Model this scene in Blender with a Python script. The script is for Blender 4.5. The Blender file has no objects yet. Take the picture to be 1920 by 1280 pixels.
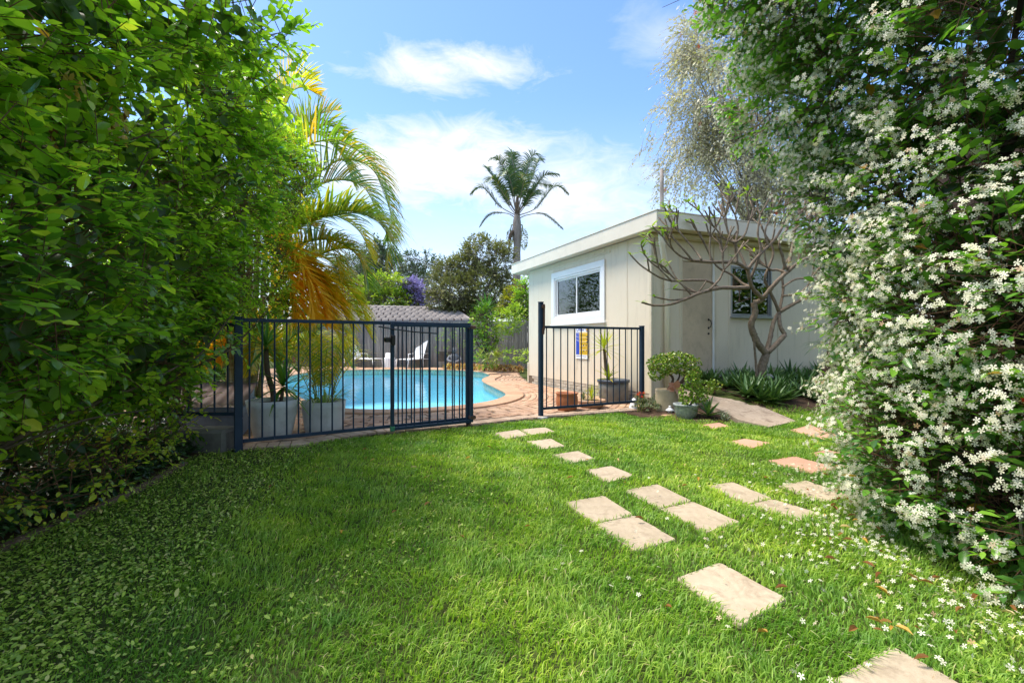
import bpy, math, random
import numpy as np
from mathutils import Vector, Matrix

sc = bpy.context.scene
col = sc.collection
PI = math.pi
R = math.radians
rng = np.random.default_rng(7)
random.seed(7)

# ------------------------------------------------------------ camera, sky, sun, exposure
F, EYE = 900.0, 1.1
cam = bpy.data.cameras.new("camera")
cam.sensor_width = 36.0
cam.lens = 36.0 * F / 1920.0
cam.clip_start, cam.clip_end = 0.05, 2000
camo = bpy.data.objects.new("camera", cam)
camo.location = (0, 0, EYE)
camo.rotation_euler = (R(90), 0, 0)
col.objects.link(camo)
sc.camera = camo

SUN_DIR = Vector((-0.42, 0.06, 1.0)).normalized()
sun_el = math.asin(SUN_DIR.z)
sun_az = math.atan2(SUN_DIR.x, SUN_DIR.y)
world = bpy.data.worlds.new("World")
sc.world = world
world.use_nodes = True
nt = world.node_tree
nt.nodes.clear()
N = nt.nodes.new
def wl(a, b): nt.links.new(a, b)
def wmath(op, a, b=None, c=None, clamp=False):
    n = N("ShaderNodeMath"); n.operation = op; n.use_clamp = clamp
    for i, v in enumerate((a, b, c)):
        if v is None: continue
        if isinstance(v, (int, float)): n.inputs[i].default_value = v
        else: wl(v, n.inputs[i])
    return n.outputs[0]
wo = N("ShaderNodeOutputWorld"); bg = N("ShaderNodeBackground")
sky = N("ShaderNodeTexSky"); sky.sky_type = 'NISHITA'; sky.sun_disc = False
sky.sun_elevation = sun_el; sky.sun_rotation = sun_az
sky.altitude = 50; sky.air_density = 1.0; sky.dust_density = 0.6; sky.ozone_density = 2.0
tc = N("ShaderNodeTexCoord"); sep = N("ShaderNodeSeparateXYZ"); wl(tc.outputs["Generated"], sep.inputs[0])
X, Y, Z = sep.outputs
# clouds live on a plane far overhead: direction / z
zc = wmath('MAXIMUM', Z, 0.03)
u = wmath('DIVIDE', X, wmath('MAXIMUM', Y, 0.05)); v = wmath('DIVIDE', Z, wmath('MAXIMUM', Y, 0.05))
def noise(vec, scale, detail=6, rough=0.55, dist=0.0):
    n = N("ShaderNodeTexNoise"); n.inputs["Scale"].default_value = scale
    n.inputs["Detail"].default_value = detail; n.inputs["Roughness"].default_value = rough
    n.inputs["Distortion"].default_value = dist
    wl(vec, n.inputs["Vector"]); return n.outputs["Fac"]
cmb = N("ShaderNodeCombineXYZ")
wl(wmath('DIVIDE', X, wmath('ADD', zc, 0.25)), cmb.inputs[0]); wl(wmath('DIVIDE', Y, wmath('ADD', zc, 0.25)), cmb.inputs[1]); wl(wmath('MULTIPLY', Z, 2.2), cmb.inputs[2])
n1 = noise(cmb.outputs[0], 2.2, 8, 0.6, 0.6)
n2 = noise(cmb.outputs[0], 7.0, 7, 0.65, 0.8)
def blobw(cu, cv, ru, rv):
    a = wmath('POWER', wmath('DIVIDE', wmath('SUBTRACT', u, cu), ru), 2)
    b = wmath('POWER', wmath('DIVIDE', wmath('SUBTRACT', v, cv), rv), 2)
    return wmath('SUBTRACT', 1.0, wmath('SQRT', wmath('ADD', a, b)))
def P(x, y): return ((x - 960) / F, (640 - y) / F)
def cloud(x, y, rx, ry, gain=1.6, noise_amt=1.5, bias=0.0):
    cu, cv = P(x, y)
    b = blobw(cu, cv, rx / F, ry / F)
    nn = wmath('ADD', wmath('MULTIPLY', wmath('SUBTRACT', n1, 0.5), noise_amt), wmath('MULTIPLY', wmath('SUBTRACT', n2, 0.5), noise_amt * 0.9))
    return wmath('MULTIPLY', wmath('ADD', wmath('ADD', b, nn), bias), gain, clamp=True)
c1 = wmath('MULTIPLY', cloud(845, 132, 200, 62, 1.3, 2.0, -0.05), 0.85)
c2 = wmath('MULTIPLY', cloud(790, 310, 270, 95, 1.3, 1.5, 0.1), 0.95)
c3 = wmath('MULTIPLY', cloud(1060, 370, 260, 110, 1.0, 1.4, 0.05), 0.85)
c4 = wmath('MULTIPLY', cloud(1255, 60, 120, 70, 0.9, 1.6, -0.1), 0.5)
hz = wmath('POWER', wmath('SUBTRACT', 1.0, wmath('MULTIPLY', wmath('MAXIMUM', v, 0.0), 1.95), clamp=True), 1.6)
gen = wmath('MULTIPLY', wmath('SUBTRACT', n1, 0.38), 4.0, clamp=True)   # cloud over the unseen rest of the sky, cover raised for white fill light
far = wmath('MAXIMUM', wmath('SUBTRACT', 1.0, wmath('MULTIPLY', Y, 4.0, clamp=True), clamp=True), wmath('MULTIPLY', wmath('SUBTRACT', v, 0.8), 1.6, clamp=True))
mask = wmath('MAXIMUM', wmath('MAXIMUM', c1, c2), wmath('MAXIMUM', c3, c4))
fr = wmath('MULTIPLY', wmath('GREATER_THAN', Y, 0.05), 1.0)
mask = wmath('MULTIPLY', mask, fr)
mask = wmath('MAXIMUM', mask, wmath('MULTIPLY', gen, wmath('MULTIPLY', far, 0.92)))
mask = wmath('MAXIMUM', mask, wmath('MULTIPLY', hz, 0.85))
hsv = N("ShaderNodeHueSaturation"); hsv.inputs["Saturation"].default_value = 1.15; hsv.inputs["Hue"].default_value = 0.504
hsv.inputs["Value"].default_value = 0.52
wl(sky.outputs[0], hsv.inputs["Color"])
mx = N("ShaderNodeMix"); mx.data_type = 'RGBA'
wl(mask, mx.inputs[0]); wl(hsv.outputs[0], mx.inputs[6])
tint = N("ShaderNodeMix"); tint.data_type = 'RGBA'
wl(n2, tint.inputs[0]); tint.inputs[6].default_value = (1.55, 1.70, 1.90, 1); tint.inputs[7].default_value = (2.0, 2.01, 2.04, 1)
wl(tint.outputs[2], mx.inputs[7])
wl(mx.outputs[2], bg.inputs[0]); bg.inputs[1].default_value = 0.15
wl(bg.outputs[0], wo.inputs[0])

sl = bpy.data.lights.new("sun", 'SUN'); sl.energy = 1.5; sl.angle = R(22); sl.color = (1.0, 0.93, 0.82)
so = bpy.data.objects.new("sun", sl); so.rotation_euler = (-SUN_DIR).to_track_quat('-Z', 'Y').to_euler(); col.objects.link(so)

sc.view_settings.view_transform = 'Standard'; sc.view_settings.look = 'None'
sc.view_settings.gamma = 1; sc.view_settings.use_curve_mapping = False
sc.view_settings.exposure = 2.06
sc.render.engine = 'CYCLES'
sc.cycles.max_bounces = 12; sc.cycles.transparent_max_bounces = 16
sc.cycles.diffuse_bounces = 9
sc.cycles.caustics_reflective = False; sc.cycles.caustics_refractive = False
try: sc.cycles.use_denoising = True
except Exception: pass

# ------------------------------------------------------------ helpers
def at(px, py, z=0.0):
    """world point on the horizontal plane z seen at photo pixel px,py"""
    y = (EYE - z) * F / (py - 640.0)
    return np.array([(px - 960.0) / F * y, y, z])
def dp(px, py, y):
    """world point at depth y"""
    return np.array([(px - 960.0) / F * y, y, EYE + (640.0 - py) / F * y])

def nrm(a):
    a = np.asarray(a, float)
    return a / np.maximum(np.linalg.norm(a, axis=-1, keepdims=True), 1e-9)

def smooth(t):
    t = np.clip(t, 0, 1); return t * t * (3 - 2 * t)

def vnoise(p, seed=0):
    """cheap smooth pseudo noise in -1..1 from summed sines"""
    p = np.asarray(p, float); s = 0
    r = np.random.default_rng(seed)
    for k in range(5):
        d = r.normal(size=3) * (1 + 0.7 * k); ph = r.uniform(0, 6.28)
        s = s + np.sin(p @ d + ph) / (1 + 0.4 * k)
    return s / 3.2

XF = {}
def to_local(o, V):
    if o is None or o not in XF: return V
    loc, rz = XF[o]
    V = V - loc
    c, s = math.cos(-rz), math.sin(-rz)
    out = V.copy(); out[:, 0] = V[:, 0] * c - V[:, 1] * s; out[:, 1] = V[:, 0] * s + V[:, 1] * c
    return out

def tag(o, label=None, cat=None, group=None, kind=None):
    if label: o["label"] = label
    if cat: o["category"] = cat
    if group: o["group"] = group
    if kind: o["kind"] = kind
    return o

def thing(name, label, cat, loc=(0, 0, 0), rz=0.0, group=None, kind=None):
    o = bpy.data.objects.new(name, None)
    o.empty_display_size = 0.2
    o.location = loc; o.rotation_euler = (0, 0, rz); col.objects.link(o)
    XF[o] = (np.array(loc, float), rz)
    return tag(o, label, cat, group, kind)

def link(name, me, parent=None):
    o = bpy.data.objects.new(name, me); col.objects.link(o)
    if parent is not None:
        o.parent = parent
        if parent in XF: XF[o] = XF[parent]
    return o

def fastmesh(name, V, T, mat=None, parent=None, rnd=None, smoothf=False, world=True, extra=None):
    """V (n,3), T (m,k) k=3 or 4"""
    V = np.asarray(V, float); T = np.asarray(T, np.int32)
    if world: V = to_local(parent, V)
    me = bpy.data.meshes.new(name)
    k = T.shape[1]
    me.vertices.add(len(V)); me.vertices.foreach_set("co", V.astype(np.float32).ravel())
    me.loops.add(T.size); me.loops.foreach_set("vertex_index", T.ravel())
    me.polygons.add(len(T))
    me.polygons.foreach_set("loop_start", np.arange(0, T.size, k, dtype=np.int32))
    me.polygons.foreach_set("loop_total", np.full(len(T), k, np.int32))
    if smoothf: me.polygons.foreach_set("use_smooth", np.ones(len(T), bool))
    if rnd is not None:
        a = me.attributes.new("rnd", 'FLOAT', 'POINT'); a.data.foreach_set("value", np.asarray(rnd, np.float32))
    me.update(calc_edges=True)
    if mat: me.materials.append(mat)
    return link(name, me, parent)

class MB:
    def __init__(self): self.v = []; self.f = []; self.n = 0
    def add(self, V, Fs):
        self.v += [tuple(map(float, p)) for p in V]
        self.f += [tuple(i + self.n for i in f) for f in Fs]
        self.n += len(V); return self
    def box(self, c, s, rz=0, bev=0.0, M=None):
        hx, hy, hz_ = s[0] / 2, s[1] / 2, s[2] / 2
        if bev > 0:
            b = min(bev, hx * .9, hy * .9, hz_ * .9)
            V = []
            for z, ins in ((-hz_, b), (-hz_ + b, 0), (hz_ - b, 0), (hz_, b)):
                x_, y_ = hx - ins, hy - ins
                if ins == 0:
                    V += [(-x_ + b, -y_, z), (x_ - b, -y_, z), (x_, -y_ + b, z), (x_, y_ - b, z), (x_ - b, y_, z), (-x_ + b, y_, z), (-x_, y_ - b, z), (-x_, -y_ + b, z)]
                else:
                    V += [(-x_, -y_, z), (x_, -y_, z), (x_, -y_, z), (x_, y_, z), (x_, y_, z), (-x_, y_, z), (-x_, y_, z), (-x_, -y_, z)]
            Fs = []
            for r in range(3):
                for i in range(8):
                    a, b2 = r * 8 + i, r * 8 + (i + 1) % 8
                    Fs.append((a, b2, b2 + 8, a + 8))
            Fs.append((7, 5, 3, 1)); Fs.append((25, 27, 29, 31))
        else:
            V = [(x, y, z) for z in (-hz_, hz_) for x, y in ((-hx, -hy), (hx, -hy), (hx, hy), (-hx, hy))]
            Fs = [(3, 2, 1, 0), (4, 5, 6, 7), (0, 1, 5, 4), (1, 2, 6, 5), (2, 3, 7, 6), (3, 0, 4, 7)]
        if M is not None: V = [tuple(M @ Vector(p)) for p in V]
        elif rz:
            c_, s_ = math.cos(rz), math.sin(rz); V = [(x * c_ - y * s_, x * s_ + y * c_, z) for x, y, z in V]
        return self.add([(p[0] + c[0], p[1] + c[1], p[2] + c[2]) for p in V], Fs)
    def bar(self, a, b, w, h=None, up=(0, 0, 1)):
        a, b = Vector(a), Vector(b); h = h or w
        d = (b - a); L = d.length; d.normalize()
        u_ = Vector(up)
        if abs(d.dot(u_)) > .98: u_ = Vector((1, 0, 0))
        s = d.cross(u_).normalized(); t = s.cross(d)
        V = []
        for p in (a, b):
            for i, j in ((-1, -1), (1, -1), (1, 1), (-1, 1)): V.append(p + s * (w / 2 * i) + t * (h / 2 * j))
        return self.add(V, [(0, 1, 2, 3), (7, 6, 5, 4), (1, 0, 4, 5), (2, 1, 5, 6), (3, 2, 6, 7), (0, 3, 7, 4)])
    def tube(self, pts, rad, seg=8, cap=True, wob=0.0):
        pts = [Vector(p) for p in pts]; n = len(pts)
        if not hasattr(rad, '__len__'): rad = [rad] * n
        V, Fs = [], []
        ref = Vector((0.31, 0.17, 0.93)); prev = None
        for i, p in enumerate(pts):
            d = (pts[min(i + 1, n - 1)] - pts[max(i - 1, 0)]).normalized()
            if prev is None:
                s = d.cross(ref)
                if s.length < .1: s = d.cross(Vector((1, 0, 0)))
                s.normalize()
            else: s = (prev - d * prev.dot(d)).normalized()
            prev = s; t = d.cross(s)
            for k in range(seg):
                a = 2 * PI * k / seg; r = rad[i] * (1 + wob * random.uniform(-1, 1))
                V.append(p + s * (r * math.cos(a)) + t * (r * math.sin(a)))
        for i in range(n - 1):
            for k in range(seg):
                a, b = i * seg + k, i * seg + (k + 1) % seg
                Fs.append((a, b, b + seg, a + seg))
        if cap:
            Fs.append(tuple(range(seg - 1, -1, -1))); Fs.append(tuple((n - 1) * seg + k for k in range(seg)))
        return self.add(V, Fs)
    def lathe(self, prof, c, seg=28, sx=1, sy=1):
        V, Fs = [], []
        for r, z in prof:
            for k in range(seg):
                a = 2 * PI * k / seg; V.append((c[0] + r * sx * math.cos(a), c[1] + r * sy * math.sin(a), c[2] + z))
        for i in range(len(prof) - 1):
            for k in range(seg):
                a, b = i * seg + k, i * seg + (k + 1) % seg
                Fs.append((a, b, b + seg, a + seg))
        Fs.append(tuple(range(seg - 1, -1, -1)))
        Fs.append(tuple((len(prof) - 1) * seg + k for k in range(seg)))
        return self.add(V, Fs)
    def build(self, name, mat, parent=None, smoothf=False, world=True, bevel=0.0):
        V = np.array(self.v)
        if world: V = to_local(parent, V)
        me = bpy.data.meshes.new(name); me.from_pydata(V.tolist(), [], self.f)
        if smoothf: me.polygons.foreach_set("use_smooth", [True] * len(me.polygons))
        me.update()
        me.materials.append(mat)
        o = link(name, me, parent)
        if smoothf and smoothf != 'all':
            try: me.set_sharp_from_angle(angle=R(40))
            except Exception: pass
        if bevel > 0:
            m = o.modifiers.new("bevel", 'BEVEL'); m.width = bevel; m.segments = 2; m.limit_method = 'ANGLE'
        return o

# ------------------------------------------------------------ materials
def newmat(name):
    m = bpy.data.materials.new(name); m.use_nodes = True; t = m.node_tree; t.nodes.clear()
    return m, t
class G:
    def __init__(s, t): s.t = t
    def n(s, typ, **kw):
        n = s.t.nodes.new(typ)
        for k, v_ in kw.items(): setattr(n, k, v_)
        return n
    def l(s, a, b): s.t.links.new(a, b)
    def val(s, inp, v_):
        if isinstance(v_, bpy.types.NodeSocket): s.l(v_, inp)
        elif isinstance(v_, tuple) and len(v_) == 3 and inp.type == 'RGBA': inp.default_value = (*v_, 1)
        else: inp.default_value = v_
    def math(s, op, a, b=0.0, clamp=False):
        n = s.n("ShaderNodeMath", operation=op, use_clamp=clamp); s.val(n.inputs[0], a); s.val(n.inputs[1], b); return n.outputs[0]
    def mix(s, f, a, b, mode='MIX'):
        n = s.n("ShaderNodeMix", data_type='RGBA', blend_type=mode); s.val(n.inputs[0], f); s.val(n.inputs[6], a); s.val(n.inputs[7], b); return n.outputs[2]
    def noise(s, vec, scale, detail=4, rough=.55, dist=0):
        n = s.n("ShaderNodeTexNoise"); s.val(n.inputs["Scale"], scale); s.val(n.inputs["Detail"], detail); s.val(n.inputs["Roughness"], rough); s.val(n.inputs["Distortion"], dist)
        if vec is not None: s.l(vec, n.inputs["Vector"])
        return n.outputs["Fac"]
    def ramp(s, f, stops):
        n = s.n("ShaderNodeValToRGB"); s.val(n.inputs[0], f); e = n.color_ramp.elements
        while len(e) < len(stops): e.new(0.5)
        for i, (p, c) in enumerate(stops):
            e[i].position = p; e[i].color = (*c, 1) if len(c) == 3 else c
        return n.outputs[0]
    def obj(s): return s.n("ShaderNodeTexCoord").outputs["Object"]
    def geo(s): return s.n("ShaderNodeNewGeometry")
    def scale(s, vec, sc_):
        n = s.n("ShaderNodeMapping"); s.l(vec, n.inputs[0]); n.inputs[3].default_value = sc_; return n.outputs[0]
    def bump(s, h, strength=.3, dist=.01):
        n = s.n("ShaderNodeBump"); s.val(n.inputs["Strength"], strength); s.val(n.inputs["Distance"], dist); s.l(h, n.inputs["Height"]); return n.outputs[0]
    def out(s, sh):
        o = s.n("ShaderNodeOutputMaterial"); s.l(sh, o.inputs[0])
    def prin(s, color, rough=.6, spec=.5, metal=0, normal=None, **kw):
        n = s.n("ShaderNodeBsdfPrincipled"); s.val(n.inputs["Base Color"], color); s.val(n.inputs["Roughness"], rough)
        s.val(n.inputs["Specular IOR Level"], spec); s.val(n.inputs["Metallic"], metal)
        if normal is not None: s.l(normal, n.inputs["Normal"])
        for k, v_ in kw.items(): s.val(n.inputs[k], v_)
        return n.outputs[0]

def paint(name, c, rough=.5, spec=.4, var=.12, scale=3.0, metal=0, bump=.15, bscale=60, dirt=None, dirt_amt=.5, objvar=0.0, dscale=None):
    m, t = newmat(name); g = G(t); P_ = g.geo().outputs["Position"]
    f = g.noise(P_, scale, 6, .6)
    lo = tuple(x * (1 - var) for x in c); hi = tuple(min(1, x * (1 + var)) for x in c)
    cc = g.ramp(f, [(.3, lo), (.7, hi)])
    if dirt:
        d = g.noise(P_, dscale or scale * 2.3, 8, .7, .3)
        cc = g.mix(g.math('MULTIPLY', g.ramp(d, [(.5, (0, 0, 0)), (.72, (1, 1, 1))]), dirt_amt), cc, dirt)
    if objvar:
        r = g.n("ShaderNodeObjectInfo").outputs["Random"]
        cc = g.mix(1.0, cc, g.ramp(r, [(0, (1 - objvar,) * 3), (1, (1 + objvar * .5,) * 3)]), 'MULTIPLY')
    nb = g.bump(g.noise(P_, bscale, 4, .6), bump, .004)
    g.out(g.prin(cc, rough, spec, metal, nb)); return m

def leafmat(name, stops, rough=.38, spec=.5, trans=.3, tboost=1.6, patch=0.0, tsat=(1.0, 1.15, .45)):
    m, t = newmat(name); g = G(t)
    a = g.n("ShaderNodeAttribute", attribute_name="rnd").outputs["Fac"]
    r = g.n("ShaderNodeObjectInfo").outputs["Random"]
    f = g.math('FRACT', g.math('ADD', a, r))
    c = g.ramp(f, stops)
    pos = g.geo().outputs["Position"]
    if patch:
        nn = g.noise(pos, 1.3, 3, .5)
        c = g.mix(1.0, c, g.ramp(nn, [(.3, (1 - patch,) * 3), (.7, (1 + patch,) * 3)]), 'MULTIPLY')
    sh = g.prin(c, rough, spec, 0)
    tr = g.n("ShaderNodeBsdfTranslucent")
    tcx = g.mix(1.0, c, tuple(x * tboost for x in tsat), 'MULTIPLY'); g.l(tcx, tr.inputs[0])
    ms = g.n("ShaderNodeMixShader"); ms.inputs[0].default_value = trans; g.l(sh, ms.inputs[1]); g.l(tr.outputs[0], ms.inputs[2])
    g.out(ms.outputs[0]); return m

def barkmat(name, c, c2, scale=8, stretch=(1, 1, .25)):
    m, t = newmat(name); g = G(t); P_ = g.scale(g.geo().outputs["Position"], stretch)
    f = g.noise(P_, scale, 8, .7, .4)
    cc = g.ramp(f, [(.3, c), (.68, c2)])
    g.out(g.prin(cc, .85, .2, 0, g.bump(g.noise(P_, scale * 4, 6, .7), .8, .01))); return m
# material library
M = {}
M['wall'] = None
def wallmat():
    m, t = newmat('cream fibro paint'); g = G(t); P_ = g.geo().outputs["Position"]
    f = g.noise(P_, .9, 5, .6); c = g.ramp(f, [(.3, (.73, .64, .50)), (.7, (.78, .69, .55))])
    st = g.noise(g.scale(P_, (5, 5, .7)), 1.6, 8, .7, .3)
    c = g.mix(g.math('MULTIPLY', g.ramp(st, [(.52, (0, 0, 0)), (.75, (1, 1, 1))]), .35), c, (.36, .31, .24))
    sp = g.noise(P_, 38, 5, .8)
    c = g.mix(g.math('MULTIPLY', g.ramp(sp, [(.62, (0, 0, 0)), (.70, (1, 1, 1))]), .22), c, (.30, .25, .19))
    g.out(g.prin(c, .55, .35, 0, g.bump(g.noise(P_, 30, 5, .6), .12, .01))); return m
M['wall'] = wallmat()
M['fascia'] = paint('cream fascia metal', (.76, .68, .55), .35, .5, .05, 1.5, dirt=(.4, .36, .28), dirt_amt=.25, bump=.05, dscale=3)
M['pipe'] = paint('cream pipe', (.86, .78, .64), .4, .5, .05, 2)
M['trim'] = paint('cream trim', (.68, .60, .46), .45, .4, .08, 2, dirt=(.3, .26, .2), dirt_amt=.4)
M['soffit'] = paint('soffit board', (.66, .58, .46), .6, .3, .06, 2)
M['door'] = paint('weathered door paint', (.58, .46, .33), .55, .35, .14, 1.8, dirt=(.30, .24, .18), dirt_amt=.5, dscale=5)
M['white'] = paint('white frame paint', (.84, .85, .86), .35, .5, .03, 4)
M['whiteplastic'] = paint('white plastic', (.82, .82, .83), .35, .5, .05, 6)
M['silver'] = paint('grey aluminium', (.42, .43, .45), .35, .5, .08, 6, metal=.6)
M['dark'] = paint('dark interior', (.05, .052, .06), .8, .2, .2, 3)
M['blind'] = paint('pale curtain', (.45, .47, .50), .8, .2, .1, 5)
M['roofmetal'] = paint('roof sheet', (.55, .55, .52), .4, .5, .08, 2)
def fencemat():
    m, t = newmat('navy fence powdercoat'); g = G(t); P_ = g.geo().outputs["Position"]
    c = g.ramp(g.noise(P_, 5, 5), [(.3, (.014, .030, .058)), (.7, (.024, .048, .085))])
    ch = g.noise(P_, 55, 6, .75)
    c = g.mix(g.ramp(ch, [(.66, (0, 0, 0)), (.69, (1, 1, 1))]), c, (.22, .30, .36))
    ru = g.noise(P_, 17, 6, .8)
    c = g.mix(g.ramp(ru, [(.68, (0, 0, 0)), (.72, (1, 1, 1))]), c, (.10, .05, .03))
    g.out(g.prin(c, .5, .25, 0, g.bump(ch, .1, .002))); return m
M['fence'] = fencemat()
M['black'] = paint('black plastic', (.012, .012, .014), .4, .5, .2)
M['rust'] = paint('rusty steel', (.12, .065, .045), .7, .3, .3, 20)
M['greenchip'] = paint('green undercoat', (.05, .22, .12), .5, .4, .3, 30)
def brickmat(name, stops):
    m, t = newmat(name); g = G(t); P_ = g.geo().outputs["Position"]
    r = g.n("ShaderNodeObjectInfo").outputs["Random"]
    a = g.n("ShaderNodeAttribute", attribute_name="rnd").outputs["Fac"]
    c = g.ramp(g.math('FRACT', g.math('ADD', a, r)), stops)
    f = g.noise(P_, 9, 7, .7)
    c = g.mix(1.0, c, g.ramp(f, [(.3, (.78, .76, .74)), (.7, (1.12, 1.1, 1.08))]), 'MULTIPLY')
    d = g.noise(P_, 1.2, 5, .6)
    c = g.mix(g.math('MULTIPLY', g.ramp(d, [(.5, (0, 0, 0)), (.75, (1, 1, 1))]), .35), c, (.27, .215, .165))
    g.out(g.prin(c, .8, .25, 0, g.bump(g.noise(P_, 90, 5, .7), .35, .004))); return m
M['brick'] = brickmat('clay paver', [(0, (.40, .235, .15)), (.35, (.50, .32, .21)), (.7, (.56, .385, .26)), (1, (.42, .27, .19))])
M['coping'] = brickmat('pool coping clay', [(0, (.50, .31, .20)), (.5, (.56, .36, .23)), (1, (.47, .28, .18))])
M['edgebrick'] = brickmat('pale edge paver', [(0, (.46, .34, .25)), (.5, (.56, .43, .32)), (1, (.42, .30, .21))])
M['wallbrick'] = brickmat('cream painted brick', [(0, (.50, .45, .37)), (.5, (.58, .53, .45)), (1, (.46, .41, .34))])
M['mortar'] = paint('sand joints', (.20, .15, .11), .95, .1, .25, 12)
def pavermat(name, c1_, c2_, dirt, stain=.35):
    m, t = newmat(name); g = G(t); P_ = g.geo().outputs["Position"]
    r = g.n("ShaderNodeObjectInfo").outputs["Random"]
    c = g.ramp(g.noise(P_, 3, 6, .65), [(.3, c1_), (.7, c2_)])
    w = g.n("ShaderNodeTexWave"); w.inputs["Scale"].default_value = 6; w.inputs["Distortion"].default_value = 6; w.inputs["Detail"].default_value = 5
    g.l(P_, w.inputs[0])
    c = g.mix(g.math('MULTIPLY', w.outputs["Fac"], .09), c, dirt)
    sp = g.noise(P_, 70, 4, .8)
    c = g.mix(g.math('MULTIPLY', g.ramp(sp, [(.60, (0, 0, 0)), (.70, (1, 1, 1))]), .5), c, dirt)
    st = g.noise(P_, 6, 7, .75, .5)
    c = g.mix(g.math('MULTIPLY', g.ramp(st, [(.50, (0, 0, 0)), (.68, (1, 1, 1))]), stain), c, dirt)
    c = g.mix(1.0, c, g.ramp(r, [(0, (.9, .9, .9)), (1, (1.07, 1.07, 1.07))]), 'MULTIPLY')
    g.out(g.prin(c, .85, .2, 0, g.bump(g.noise(P_, 45, 8, .75), .5, .006))); return m
M['paver'] = pavermat('cream sandstone paver', (.40, .32, .225), (.56, .465, .34), (.22, .155, .105), .6)
M['paverred'] = pavermat('pink terracotta paver', (.50, .27, .18), (.60, .36, .25), (.34, .2, .15))
M['ramp'] = pavermat('weathered concrete', (.36, .28, .21), (.50, .41, .32), (.13, .085, .06), .8)
M['soil'] = paint('garden soil', (.075, .048, .032), .95, .1, .5, 9, bump=.8, bscale=35)
def groundmat():
    m, t = newmat('soil and thatch'); g = G(t); P_ = g.geo().outputs["Position"]
    c = g.ramp(g.noise(P_, 14, 8, .7), [(.3, (.045, .042, .018)), (.55, (.062, .085, .02)), (.75, (.10, .09, .045))])
    g.out(g.prin(c, .95, .1, 0, g.bump(g.noise(P_, 60, 5, .7), .8, .01))); return m
M['ground'] = groundmat()
def grassmat():
    m, t = newmat('lawn grass'); g = G(t)
    a = g.n("ShaderNodeAttribute", attribute_name="rnd").outputs["Fac"]
    P_ = g.geo().outputs["Position"]
    c = g.ramp(a, [(0, (.09, .19, .025)), (.3, (.20, .39, .045)), (.72, (.33, .54, .07)), (.90, (.46, .62, .12)), (1, (.64, .58, .32))])
    big = g.noise(P_, .9, 3, .5); sm = g.noise(P_, 5, 4, .6)
    c = g.mix(1.0, c, g.ramp(big, [(.35, (.72, .80, .8)), (.65, (1.35, 1.12, 1.0))]), 'MULTIPLY')
    c = g.mix(1.0, c, g.ramp(sm, [(.3, (.62, .74, .8)), (.7, (1.3, 1.14, 1.1))]), 'MULTIPLY')
    sh = g.prin(c, .5, .35, 0); tr = g.n("ShaderNodeBsdfTranslucent")
    g.l(g.mix(1.0, c, (1.5, 1.7, .7), 'MULTIPLY'), tr.inputs[0])
    ms = g.n("ShaderNodeMixShader"); ms.inputs[0].default_value = .35; g.l(sh, ms.inputs[1]); g.l(tr.outputs[0], ms.inputs[2]); g.out(ms.outputs[0]); return m
M['grass'] = grassmat()
GREEN1 = [(0, (.05, .13, .025)), (.25, (.12, .25, .03)), (.5, (.25, .42, .04)), (.75, (.46, .60, .06)), (.95, (.68, .70, .08)), (1, (.6, .28, .06))]
M['hedge'] = leafmat('lilly pilly leaf', GREEN1, .22, .8, .48, 1.6)
M['hedgeshade'] = leafmat('inner shade leaf', [(0, (.03, .07, .014)), (1, (.10, .19, .03))], .4, .5, .4)  # darker than the outer leaf: stands in for shade inside the hedges
M['clover'] = leafmat('ground cover leaf', [(0, (.12, .20, .025)), (.5, (.29, .43, .05)), (.85, (.46, .58, .09)), (1, (.56, .50, .18))], .42, .4, .25)
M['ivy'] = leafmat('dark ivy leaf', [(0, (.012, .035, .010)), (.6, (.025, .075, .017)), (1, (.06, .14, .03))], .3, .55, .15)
M['jasleaf'] = leafmat('jasmine leaf', [(0, (.02, .07, .015)), (.5, (.11, .27, .04)), (.84, (.26, .48, .05)), (.955, (.17, .33, .03)), (.97, (.38, .19, .02)), (1, (.42, .24, .03))], .25, .6, .28, 1.6)
M['jasflower'] = leafmat('white jasmine petal', [(0, (.84, .80, .58)), (.6, (.92, .89, .72)), (.93, (.94, .91, .76)), (1, (.62, .38, .2))], .6, .2, .35, 1.0, tsat=(1, 1, .8))
M['jade'] = leafmat('jade leaf', [(0, (.08, .19, .02)), (.5, (.19, .33, .03)), (.9, (.36, .46, .07)), (1, (.48, .28, .08))], .3, .5, .1)
M['succulent'] = leafmat('grey succulent', [(0, (.14, .20, .13)), (.6, (.26, .33, .22)), (1, (.38, .30, .16))], .5, .35, .1)
M['redflower'] = leafmat('red succulent tip', [(0, (.5, .03, .02)), (1, (.6, .12, .02))], .5, .3, .2)
M['aloe'] = leafmat('aloe leaf', [(0, (.05, .12, .035)), (.6, (.11, .22, .06)), (1, (.20, .32, .09))], .35, .5, .05)
M['yucca'] = leafmat('sword leaf green', [(0, (.05, .15, .02)), (.7, (.10, .25, .03)), (1, (.2, .36, .05))], .35, .5, .25)
M['yuccayel'] = leafmat('sword leaf yellow', [(0, (.28, .34, .03)), (.7, (.42, .46, .05)), (1, (.5, .38, .05))], .4, .4, .3)
M['spider'] = leafmat('striped spider leaf', [(0, (.12, .26, .04)), (.6, (.3, .42, .13)), (1, (.5, .52, .25))], .45, .4, .25)
M['canegold'] = leafmat('golden cane leaflet', [(0, (.32, .42, .02)), (.5, (.62, .55, .03)), (1, (.85, .56, .04))], .38, .5, .5, 1.4, tsat=(1, 1, .4))
M['canegreen'] = leafmat('green cane leaflet', [(0, (.13, .26, .03)), (.45, (.30, .40, .05)), (.75, (.55, .48, .06)), (1, (.70, .38, .04))], .32, .55, .4, 1.4)
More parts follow.
